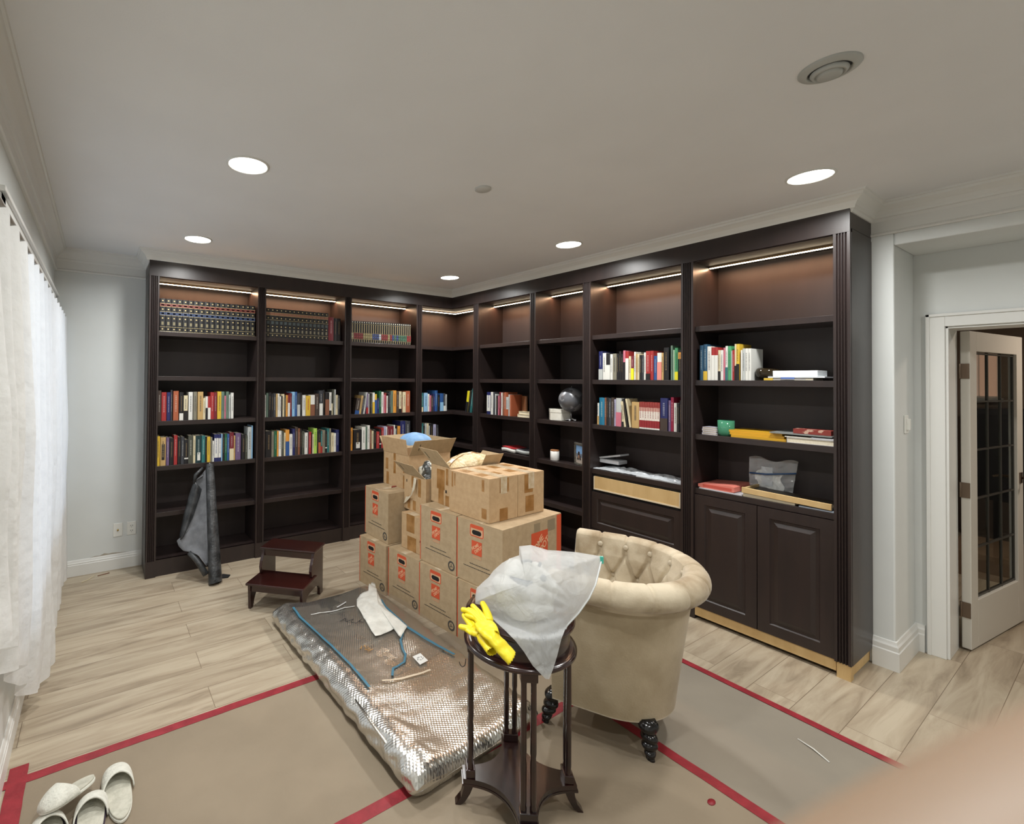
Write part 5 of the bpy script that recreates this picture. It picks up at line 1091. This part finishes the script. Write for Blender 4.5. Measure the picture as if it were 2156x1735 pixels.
# ================================================================== plant stand
SX, SY = -2.045, -2.97
t = thing('plant_stand', 'dark mahogany round plant stand in the foreground', 'plant stand', (SX, SY, 0), math.radians(144))
m = MB(); m.lathe([(.185, .60), (.198, .602), (.204, .608), (.204, .616), (.197, .622), (.186, .624)], MAHO, 72); m.build('lower_rim', t)
m = MB(); m.lathe([(.178, .61), (.180, .63), (.180, .69), (.176, .70)], MAHO, 72); m.box((-.181, -.001, .625), (-.1795, .001, .69), BLK); m.build('drum', t)
m = MB(); m.lathe([(.17, .70), (.188, .70), (.196, .706), (.198, .714), (.194, .72), (.186, .722), (.182, .727), (.172, .728), (.165, .7245), (.001, .7245)], MAHO, 72); m.build('top', t)
prof = [(.0105, .13), (.0115, .15), (.009, .16), (.0105, .17), (.0105, .30), (.0085, .315), (.0105, .33), (.0095, .56), (.012, .575), (.009, .585), (.0105, .60)]
for k in range(4):
    a_ = k*PI/2; M_ = Matrix.Rotation(a_, 4, 'Z')
    for s in (-1, 1):
        m = MB(); m.lathe(prof, MAHO, 14, M=M_, c=(.178, s*.0165)); m.build('column', t)
    m = MB(); m.box((.163, -.029, .572), (.193, .029, .602), MAHO, M_); m.build('capital_block', t, bevel=.003)
    m = MB(); m.box((.161, -.030, .112), (.195, .030, .142), MAHO, M_); m.build('base_block', t, bevel=.003)
    P = [(.166, .086), (.20, .086), (.203, .06), (.212, .03), (.232, .004), (.236, 0), (.215, 0), (.196, .016), (.178, .045), (.168, .07)]
    m = MB(); m.prism(P, -.017, .017, MAHO, M=M_ @ Matrix.Rotation(PI/2, 4, 'X')); m.build('foot', t, bevel=.004)
    # concave-sided shelf outline point list
pts = []
for k in range(4):
    a0 = k*PI/2; c_ = Vector((.205*math.cos(a0), .205*math.sin(a0))); tn = Vector((-math.sin(a0), math.cos(a0)))
    pts += [c_-tn*.032, c_+tn*.032]
    a1 = a0+PI/2; e0 = c_+tn*.032; c2 = Vector((.205*math.cos(a1), .205*math.sin(a1))); tn2 = Vector((-math.sin(a1), math.cos(a1))); e1 = c2-tn2*.032
    mid_ = Vector((math.cos(a0+PI/4), math.sin(a0+PI/4)))*.108
    for q in range(1, 12):
        f = q/12; pts.append(e0*(1-f)**2+ (mid_*2-(e0+e1)*.5)*2*f*(1-f)+e1*f*f)
m = MB(); m.prism(pts, .094, .112, MAHO); m.prism([p*1.02 for p in pts], .086, .094, MAHO); m.build('lower_shelf', t)

# ================================================================== armchair
CC = Vector((-1.30, -2.86, 0)); FA_ = math.radians(117); ARM = .22; RHO = .30
vel = noisy('beige_velvet', (146, 127, 98), (205, 192, 167), 5, .72, .12, 120, detail=9, lo=.34, hi=.62, sheen=.25)
vel2 = noisy('beige_velvet_light', (176, 164, 142), (196, 184, 162), 4, .78, .1, 140, sheen=.25)
t = thing('armchair', 'beige velvet tub armchair with tufted inside and rolled arms', 'armchair', CC, FA_-PI/2)
# local: +Y forward (open side), X sideways
def upath(s):
    """s 0..1 from one arm end round the back to the other; returns origin, outward normal"""
    La = ARM; Lb = PI*RHO; T_ = 2*La+Lb; d = s*T_
    if d < La: return Vector((0, La-d, 0)), Vector((1, 0, 0))
    if d > La+Lb: return Vector((0, d-La-Lb, 0)), Vector((-1, 0, 0))
    a_ = (d-La)/RHO; return Vector((0, 0, 0)), Vector((math.cos(a_), -math.sin(a_), 0))
# profile (radius, height)
def prof_pts():
    P = []
    for i in range(11): f = i/10; P.append((.262+.062*f**1.1, .15+.47*f, 'o'))
    for i in range(1, 22): a_ = math.radians(-100+i*11.4); P.append((.338+.058*math.cos(a_), .700+.056*math.sin(a_), 'r'))
    for i in range(1, 16): f = i/15; P.append((.285-.03*f, .68-.27*f, 'i'))
    return P
PP = prof_pts(); NP = len(PP)
TLEN = 2*ARM+PI*RHO
NB = 11                        # tuft columns
def chair_pt(u, v):
    k = v*(NP-1); i = min(NP-2, int(k)); f = k-i; r_ = PP[i][0]*(1-f)+PP[i+1][0]*f; z = PP[i][1]*(1-f)+PP[i+1][1]*f; kind = PP[i][2]
    o_, n_ = upath(u)
    L_ = u*NB
    # pleats: grooves over roll, diamonds inside
    if kind == 'r':
        d = abs((L_ % 1)-.5); g = math.exp(-((.5-d)/.05)**2); fade = min(1, max(0, (i-12)/8)); r0 = .338; zz = .700
        k2 = 1-.17*g*fade; r_ = r0+(r_-r0)*k2; z = zz+(z-zz)*k2
    if kind == 'i':
        hz = (.7385-z)/.12       # rows of buttons at hz = .55, 1.45
        x = L_; yv = hz-.55
        a_ = x+yv*.5; b_ = x-yv*.5
        g = max(math.exp(-((a_-round(a_))/.07)**2), math.exp(-((b_-round(b_))/.07)**2)) if yv > 0 else math.exp(-((x-round(x))/.05)**2)
        near = 0
        for row_ in (0, 1, 2):
            bx = x-(round(x-row_*.5)+row_*.5); by = (yv-row_)*.6; near = max(near, math.exp(-(bx*bx+by*by)/.012))
        r_ += .02*g+.026*near-.02
    th = 1
    p = o_+n_*r_; p.z = z; return p
m = MB(); NU = 300
m.grid(chair_pt, NU, NP*2-1, vel)
k_ = m.mi(noisy('beige_velvet_wall', (158, 142, 114), (188, 173, 146), 4, .75, .12, 120, detail=6, sheen=.2)); nv_ = NP*2-2
for i_ in range(len(m.f)):
    if i_ % nv_ < 20: m.m[i_] = k_
m.build('upholstery', t)
# rolled arm ends (closing faces) and front
for u, sg in ((0, 1), (1, -1)):
    ringp = [chair_pt(u, j/(2*NP-2)) for j in range(2*NP-1)]
    o_, n_ = upath(u); low = Vector((n_.x*.25, ARM, .15)); ringp2 = ringp+[Vector((n_.x*.25, ARM, .4)), Vector((n_.x*.25, ARM, .15))]
    m = MB(); c_ = sum(ringp2, Vector())/len(ringp2)+Vector((0, .014, 0)); n0 = len(ringp2); m.add(ringp2+[c_], [(i, (i+1) % n0, n0) for i in range(n0)], vel, True); m.build('arm_front', t)
m = MB(); m.tube([chair_pt(u_/200, .9999*11/(NP-1)*1.0)+Vector((0, 0, 0)) for u_ in range(201)], .0035, vel2, 6); m.build('piping', t)
# seat deck and cushion, front rail, underside
def dsh(r_, n=30): return [(r_*math.cos(a_), -r_*math.sin(a_)) for a_ in [PI*i/n for i in range(n+1)]]+[(-r_, ARM), (r_, ARM)]
m = MB(); m.prism(dsh(.262), .145, .30, vel2); m.build('seat_base', t)
m = MB(); m.prism([(x*.985, y*.985) for x, y in dsh(.255)], .302, .42, vel2); m.build('seat_cushion', t, bevel=.02)
# buttons
bt = MB()
for row_ in range(3):
    for k in range(1, NB+ (0 if row_ % 2 else 0)):
        u = (k+(.5 if row_ % 2 else 0))/NB
        if u >= .985: continue
        hz = .55+row_; z = .7385-.12*hz; v = (11+21-1+15*(.68-z)/.27)/(NP-1)
        if z < .43: continue
        p = chair_pt(u, min(.999, v)); o_, n_ = upath(u); p = p-n_*.006
        m = MB(); m.lathe([(.0125, -.006), (.0135, 0), (.011, .005), (.005, .0075), (.0005, .008)], vel2, 16, M=Matrix.Translation(p) @ (-n_).to_track_quat('Z', 'Y').to_matrix().to_4x4()); m.build('button', t)
for (lx, ly) in ((.217, .262), (-.217, .262), (.216, -.172), (-.216, -.172)):
    m = MB(); pr = [(.0, .15)]; prf = []
    zc_ = [(.135, .040, .03), (.092, .034, .024), (.058, .029, .02), (.028, .025, .017)]
    lr = []
    for i in range(60):
        z = .158-.158*i/59; r_ = .012
        for (zc2, rr_, hh2) in zc_: r_ = max(r_, rr_*math.sqrt(max(0, 1-((z-zc2)/hh2)**2)))
        if z < .012: r_ = max(r_, .017)
        lr.append((r_, z))
    m.grid(lambda u, v: (lambda i: ((lr[i][0]+.003*math.sin(2*PI*u*2+lr[i][1]*70))*math.cos(2*PI*u), (lr[i][0]+.003*math.sin(2*PI*u*2+lr[i][1]*70))*math.sin(2*PI*u), max(0, lr[i][1])))(int(v*59)), 24, 60, flat((20, 18, 18), .18, name='black_leg_gloss'), closeu=True)
    m.lathe([(.016, 0), (.016, .012)], flat((20, 18, 18), .18, name='black_leg_gloss'), 18); m.lathe([(.03, .15), (.03, .16)], flat((20, 18, 18), .18, name='black_leg_gloss'), 18)
    for v in m.v: v.x -= .06*(1 if lx > 0 else -1)*v.z; v.y -= (.28 if ly > 0 else -.06)*v.z
    m.build('leg', t, loc=(lx, ly, 0))

# ================================================================== plastic laundry bag slumped on the stand
E1 = Vector((.687, -.726, 0)); EN = Vector((-.726, -.687, 0))     # right of view, toward the near side
pn = (EN*.47-Vector((0, 0, 1))*-.30).normalized()
PO = Vector((SX, SY, .74))+EN*.08
S5 = .17866
def bagp(a_, b_): return onp(950+a_*S5, 1130+b_*S5, PO, pn)
out = [(800, 115), (940, 100), (1140, 160), (1240, 165), (1480, 185), (1780, 235), (1740, 400), (1700, 560), (1620, 730), (1500, 900), (1360, 1050), (1300, 1200), (1250, 1400), (1200, 1560), (1155, 1680), (1110, 1675), (960, 1520), (860, 1360), (760, 1230), (640, 1110), (520, 1000), (430, 900), (340, 800), (285, 790), (285, 700), (300, 610), (370, 540), (440, 480), (500, 400), (600, 310), (700, 255), (800, 220)]
OP = [bagp(*p) for p in out]; bc_ = bagp(880, 640)
nO = len(OP)
bagm, nt, b = newmat('translucent_white_bag'); N = nt.nodes; L = nt.links
b.inputs['Base Color'].default_value = srgb(232, 234, 234); b.inputs['Roughness'].default_value = .38
tr = N.new('ShaderNodeBsdfTranslucent'); tr.inputs[0].default_value = srgb(236, 238, 238); mx = N.new('ShaderNodeMixShader'); mx.inputs[0].default_value = .35; L.new(b.outputs[0], mx.inputs[1]); L.new(tr.outputs[0], mx.inputs[2])
tp = N.new('ShaderNodeBsdfTransparent'); mx2 = N.new('ShaderNodeMixShader'); mx2.inputs[0].default_value = .42; L.new(mx.outputs[0], mx2.inputs[1]); L.new(tp.outputs[0], mx2.inputs[2]); L.new(mx2.outputs[0], N['Material Output'].inputs[0])
no = N.new('ShaderNodeTexNoise'); no.inputs['Scale'].default_value = 16; no.inputs['Detail'].default_value = 5; no.inputs['Distortion'].default_value = 1.2; tc = N.new('ShaderNodeTexCoord'); L.new(tc.outputs['Object'], no.inputs[0])
bp = N.new('ShaderNodeBump'); bp.inputs['Strength'].default_value = .5; bp.inputs['Distance'].default_value = .02; L.new(no.outputs['Fac'], bp.inputs['Height']); L.new(bp.outputs[0], b.inputs['Normal'])
def bagf(sgn):
    def f(u, v):
        k = int(u*nO) % nO; fr_ = u*nO-int(u*nO); p = OP[k].lerp(OP[(k+1) % nO], fr_); q = bc_.lerp(p, v)
        full = (1-v**2.2)**.75 if v < 1 else 0
        # less bulge toward the hanging lower corner and the flat upper right corner
        dn = max(0, (.74-q.z)/.26); tr_ = max(0, (q-bc_).dot(E1)/.3)*max(0, (q.z-.8)/.15)
        amp = .12*full*(1-.75*min(1, dn))*(1-.6*min(1, tr_))
        ang = 2*PI*u
        # creases fan out from the gathered right edge
        dv = q-OP[9]; th_ = math.atan2(dv.z, dv.dot(E1)); dl = dv.length
        cr_ = .012*abs(math.sin(th_*9+2*noise.noise(q*5)))*min(1, dl/.1)*math.exp(-dl/.25)
        wr = cr_+.010*noise.noise(q*9+Vector((0, 0, sgn)))+.008*abs(noise.noise(q*16+Vector((5, 0, sgn))))
        off = sgn*(amp+.003)+wr*min(1, (1-v)*5)
        r_ = q+pn*off
        step = (CAMPOS-r_).normalized()*.004; g_ = 0
        lim = .7315 if sgn > 0 else .729
        while g_ < 60 and r_.z < lim and (Vector((r_.x, r_.y))-Vector((SX, SY))).length < .209+.002*(sgn > 0): r_ = r_+step; g_ += 1
        return r_
    return f
t = thing('plastic_bag', 'full translucent white plastic bag slumped over the plant stand', 'plastic bag', (0, 0, 0))
m = MB(); m.grid(bagf(1), 192, 34, bagm, closeu=True); m.grid(bagf(-.75), 192, 34, bagm, closeu=True, flip=True); m.build('film', t)
m = MB(); zp_ = [OP[k]+pn*.004 for k in range(5, 12)]; m.tube(zp_, .0035, flat((226, 230, 230), .3), 6); m.build('zip_seam', t)
m = MB(); p = OP[5]; m.box((-.006, -.003, -.012), (.006, .006, .012), flat((70, 180, 160), .4), M=Matrix.Translation(p.lerp(OP[6], .25)+pn*.004) @ EN.to_track_quat('Y', 'Z').to_matrix().to_4x4()); m.build('zip_slider', t)
con = noisy('bag_contents', (150, 146, 132), (240, 240, 236), 7, .9, .2, 20); dkc = flat((96, 104, 112), .8)
m = MB(); Mb = Matrix.Translation(bc_-Vector((0, 0, .0))+pn*.0) @ pn.to_track_quat('Z', 'Y').to_matrix().to_4x4(); m.grid(blob(.105, .105, .06, 9, .25), 30, 20, con, closeu=True, M=Mb)
for v in m.v:
    if (Vector((v.x, v.y))-Vector((SX, SY))).length < .21: v.z = max(v.z, .737)
m.build('contents', t)
m = MB(); m.tube([bagp(700, 540)+pn*.100, bagp(790, 590)+pn*.108, bagp(880, 620)+pn*.110, bagp(950, 600)+pn*.106], [.004, .010, .011, .005], dkc, 8)
m.tube([bagp(820, 330)+pn*.055, bagp(900, 325)+pn*.06, bagp(950, 340)+pn*.06], .005, dkc, 8); m.tube([bagp(1020, 370)+pn*.07, bagp(1050, 385)+pn*.07], .010, dkc, 8); m.tube([bagp(1060, 560)+pn*.085, bagp(1090, 530)+pn*.08], .011, dkc, 8); m.build('dark_crevice_fold', t)  # dark folds under the film, also painting shade into the bag's crevices

# ================================================================== skinned shapes: gloves and hand
def skin(name, chains, mat, parent=None, sub=2, loc=None, mw=None):
    """chains: list of lists of (x,y,z,r[,r2]); a chain may start with an index into the shared vertex list"""
    V_ = []; Ed = []; Rr = []
    for ch in chains:
        prev = None
        for p in ch:
            if isinstance(p, int): prev = p; continue
            V_.append(Vector(p[:3])); Rr.append((p[3], p[4] if len(p) > 4 else p[3])); i = len(V_)-1
            if prev is not None: Ed.append((prev, i))
            prev = i
    me = bpy.data.meshes.new(name); me.from_pydata(V_, Ed, []); me.materials.append(mat)
    o = bpy.data.objects.new(name, me); COL.objects.link(o)
    if parent: o.parent = parent
    md = o.modifiers.new('skin', 'SKIN'); md.use_smooth_shade = True
    sk = me.skin_vertices[0].data if me.skin_vertices else None
    if sk is None:
        bm = bmesh.new(); bm.from_mesh(me); bm.verts.layers.skin.verify(); bm.to_mesh(me); bm.free(); sk = me.skin_vertices[0].data
    for i, r_ in enumerate(Rr): sk[i].radius = r_
    sk[0].use_root = True
    md = o.modifiers.new('sub', 'SUBSURF'); md.levels = sub; md.render_levels = sub
    return o
glm = noisy('yellow_rubber', (226, 204, 22), (240, 222, 44), 18, .42, .12, 60)
def gz_(a_, b_, z): return onz(950+a_*S5, 1130+b_*S5, z)
def glove(base, knuck, cuff, fingers, thumb, zz, label, width, flat_=.012):
    """pixel-traced joints laid on the stand top, built as one open-cuffed surface plus fingers"""
    t_ = thing('rubber_glove', label, 'glove', (0, 0, 0))
    P = [gz_(*p) for p in (knuck, base, cuff)]; 
    def rr(w_): return (w_, flat_)
    body = [Vector(gz_(*p)) for p in ((knuck[0], knuck[1], knuck[2]), base, cuff)]
    # flattened sleeve
    ax = [body[0].lerp(body[1], i/6) for i in range(6)]+[body[1].lerp(body[2], i/8) for i in range(9)]
    N_ = len(ax)
    def slv(u, v):
        k = min(N_-2, int(v*(N_-1))); f = v*(N_-1)-k; c_ = ax[k].lerp(ax[k+1], f); d_ = (ax[k+1]-ax[k]).normalized(); s_ = d_.cross(Vector((0, 0, 1))).normalized(); up_ = s_.cross(d_)
        if v < .02: w_, h_ = width[0]*.8, flat_*.7
        else: w_ = width[0]*(1-v)+width[1]*v-.006*math.exp(-((v-.42)/.12)**2); h_ = flat_*(1+.25*v)
        a_ = 2*PI*u; sc_ = 1+(.03*math.sin(a_*9) if v > .97 else 0)
        p = c_+s_*math.cos(a_)*w_+up_*math.sin(a_)*h_+up_*.004*noise.noise(Vector((v*9, u*3, zz)))
        if v > .95: p = p+d_*.004*abs(math.sin(a_*7))
        return p
    m = MB(); m.grid(slv, 40, 46, glm, closeu=True); ring0 = [slv(i/40, 0) for i in range(40)]; m.add(ring0, [tuple(range(40))], glm); m.build('sleeve', t_, solid=.0016)
    for i, fg in enumerate(fingers+[thumb]):
        ch = [tuple(gz_(*p[:3]))+(p[3], p[3]*.85) for p in fg]; skin('thumb' if i == len(fingers) else 'finger', [ch], glm, t_)
    return t_
zt_ = .742
glove((360, 1150, zt_+.002), (230, 1075, zt_+.004), (490, 1340, zt_-.012),
      [[(240, 1070, zt_+.004, .014), (205, 990, zt_+.008, .011), (190, 950, zt_+.012, .009), (215, 920, zt_+.016, .0085)], [(260, 1080, zt_+.006, .014), (170, 960, zt_+.012, .0105), (140, 925, zt_+.018, .0095), (165, 905, zt_+.02, .009)], [(300, 1080, zt_+.006, .013), (265, 1020, zt_+.01, .010), (240, 975, zt_+.014, .0095)]],
      [(300, 1120, zt_+.002, .017), (210, 1085, zt_+.003, .0135), (140, 1070, zt_+.006, .011), (80, 1050, zt_+.008, .0105)], 0, 'lower yellow rubber glove, thumb sticking out left over the stand rim', (.030, .022), .011)
zq = .768
glove((470, 1160, zq), (385, 1020, zq+.004), (705, 1420, zq-.055),
      [[(370, 1030, zq+.002, .013), (270, 920, zq+.006, .0115), (190, 870, zq+.008, .0105), (110, 855, zq+.008, .010)], [(400, 1010, zq+.002, .015), (330, 900, zq+.008, .0125), (280, 845, zq+.014, .0105), (240, 800, zq+.018, .0095)],
       [(360, 1060, zq, .012), (290, 960, zq+.002, .010), (220, 940, zq+.0, .0095), (160, 920, zq-.004, .009)], [(430, 1050, zq, .015), (340, 960, zq+.004, .012), (250, 880, zq+.008, .0105), (180, 850, zq+.01, .010)]],
      [(450, 1010, zq-.002, .018), (430, 920, zq+.004, .0155), (400, 840, zq+.012, .0125), (360, 765, zq+.02, .011)], 1, 'upper yellow rubber glove with its scalloped cuff hanging over the stand front', (.034, .034), .012)
t = thing('wire_hook', 'small dark bent wire hook at the left of the stand rim', 'hook', (0, 0, 0))
a0 = onp(968, 1395, (SX, SY, .6), EN) if False else None
pts = [onp(950+p[0]*S5, 1130+p[1]*S5, Vector((SX, SY, .6))-E1*.19, EN) for p in ((95, 1475), (105, 1510), (130, 1535), (160, 1520), (168, 1480), (172, 1440))]
m = MB(); m.tube(pts, .0016, flat((60, 56, 54), .4, .5), 6); m.build('wire', t)

# ================================================================== slippers
slw = noisy('white_terry', (206, 206, 196), (222, 222, 212), 40, .9, .4, 120)
sin_ = noisy('slipper_sole_inside', (176, 174, 160), (196, 194, 180), 40, .9, .3, 120)
pur = flat((48, 34, 50), .7)
def slipper(loc, rz, label, piping=True, rot=None, L_=.262):
    t_ = thing('slipper', label, 'slipper', loc, rz, rot=rot, group='white towelling slippers by the tape corner')
    def outl(f, k=1):
        a_ = 2*PI*f; y = -math.cos(a_); w_ = .047+.005*math.sin(y*1.5)-.004*math.cos(y*3)
        return (k*w_*math.sin(a_)*(1-.12*abs(y)**4), k*L_/2*(abs(y)**.9*(1 if y > 0 else -1)))
    P = [outl(i/40) for i in range(40)]
    m = MB(); m.prism(P, 0, .010, slw); m.build('sole', t_, bevel=.003)
    m = MB(); m.prism([(x*.95, y*.97) for x, y in P], .0101, .017, sin_); m.build('insole', t_, bevel=.002)
    def up(u, v):
        # v: along length 0 at instep opening .. 1 toe ; u across
        y0 = -.005; y = y0+(L_/2-y0)*v*.985; s = abs(y)/(L_/2); w_ = .0500*(max(0, 1-s**3.4))**.5+.001
        a_ = PI*u; arch = .052*(1-.55*v**1.5)*(max(0, 1-v**5))**.5
        x = w_*math.cos(a_); z = .008+arch*math.sin(a_)**.75
        y += -.035*(1-abs(math.cos(a_)))*0+ (.038*math.sin(a_)**1.5)*(1-v)
        return (x, y, z)
    m = MB(); m.grid(up, 26, 20, slw); m.build('upper', t_, solid=.005)
    if piping:
        m = MB(); m.tube([(x*1.02, y*1.01, .009) for x, y in P+[P[0]]], .0028, pur, 6, cap=False); m.build('piping', t_)
    return t_
pa = onz(270, 1612, .02); pb = onz(252, 1728, .02)
p_ = lambda u, v, z=.0: onz(u, v, z)
def place(hu, hv, tu, tv, z, label, piping=True, tilt=0, roll=0, zl=0):
    hh_, tt = onz(hu, hv, z), onz(tu, tv, z); d_ = tt-hh_; c_ = (hh_+tt)/2; rz = math.atan2(d_.y, d_.x)-PI/2
    s = slipper((c_.x, c_.y, zl), rz, label, piping, L_=min(.29, max(.2, d_.length)))
    s.rotation_euler = (tilt, roll, rz); return s
place(258, 1728, 242, 1612, .015, 'rightmost white slipper, open toward the viewer', False, zl=.004)
place(186, 1775, 196, 1664, .03, 'middle white slipper with dark piping, toe toward the tape', True, zl=.004)
place(120, 1800, 92, 1712, .03, 'leftmost white slipper with dark piping, cut by the frame', True, zl=.004)
s = place(186, 1628, 100, 1702, .075, 'white slipper turned over on top of the others', False, zl=.052); 
e = s.rotation_euler; s.rotation_euler = (.14, .25, e.z)
s = place(150, 1668, 238, 1610, .02, 'white slipper partly hidden between the upturned and rightmost ones', True, zl=.003) if False else None

# ================================================================== the photographer's hand at the lower right, very close to the lens
skn, nt, b = newmat('skin'); b.inputs['Base Color'].default_value = srgb(150, 126, 104); b.inputs['Roughness'].default_value = .5; b.inputs['Subsurface Weight'].default_value = .15; b.inputs['Subsurface Radius'].default_value = (.01, .004, .002); b.inputs['Subsurface Scale'].default_value = .5
def cp(u, v, d): return CAMPOS+ray(u, v)*d       # point at depth d along a picture ray
def cc(r_, u_, f_): return CAMPOS+CR*r_+CU*u_+CF*f_
t = thing('person_hand', "photographer's blurred finger reaching in at the lower right corner", 'hand', cc(.11, -.04, -.03))
def hp(r_, u_, f_, w1, w2=None): p = cc(r_, u_, f_)-cc(.11, -.04, -.03); return (p.x, p.y, p.z, w1, w2 or w1)
ch = [[hp(.112, -.045, -.028, .024, .016), hp(.096, -.012, -.018, .013, .012), hp(.082, -.002, -.006, .0105), hp(.058, -.0098, .013, .0098), hp(.032, -.0225, .018, .0092), hp(.018, -.030, .018, .0088), hp(.0094, -.0345, .018, .0074)],
      [0, hp(.150, -.09, -.035, .026, .02), hp(.19, -.15, -.04, .028, .022)],
      [0, hp(.100, -.03, -.012, .012), hp(.080, -.028, .004, .0098), hp(.058, -.040, .006, .009), hp(.045, -.05, -.004, .0078)],
      [0, hp(.104, -.052, -.010, .012), hp(.084, -.052, .006, .0095), hp(.064, -.062, .006, .0088), hp(.052, -.07, -.005, .0076)],
      [0, hp(.110, -.072, -.012, .011), hp(.092, -.074, .002, .0085), hp(.076, -.082, .0, .0078), hp(.066, -.088, -.01, .0068)],
      [0, hp(.112, -.05, -.055, .014), hp(.092, -.03, -.07, .011), hp(.072, -.018, -.075, .0095), hp(.058, -.012, -.076, .008)]]
skin('hand_skin', ch, skn, t, 3)
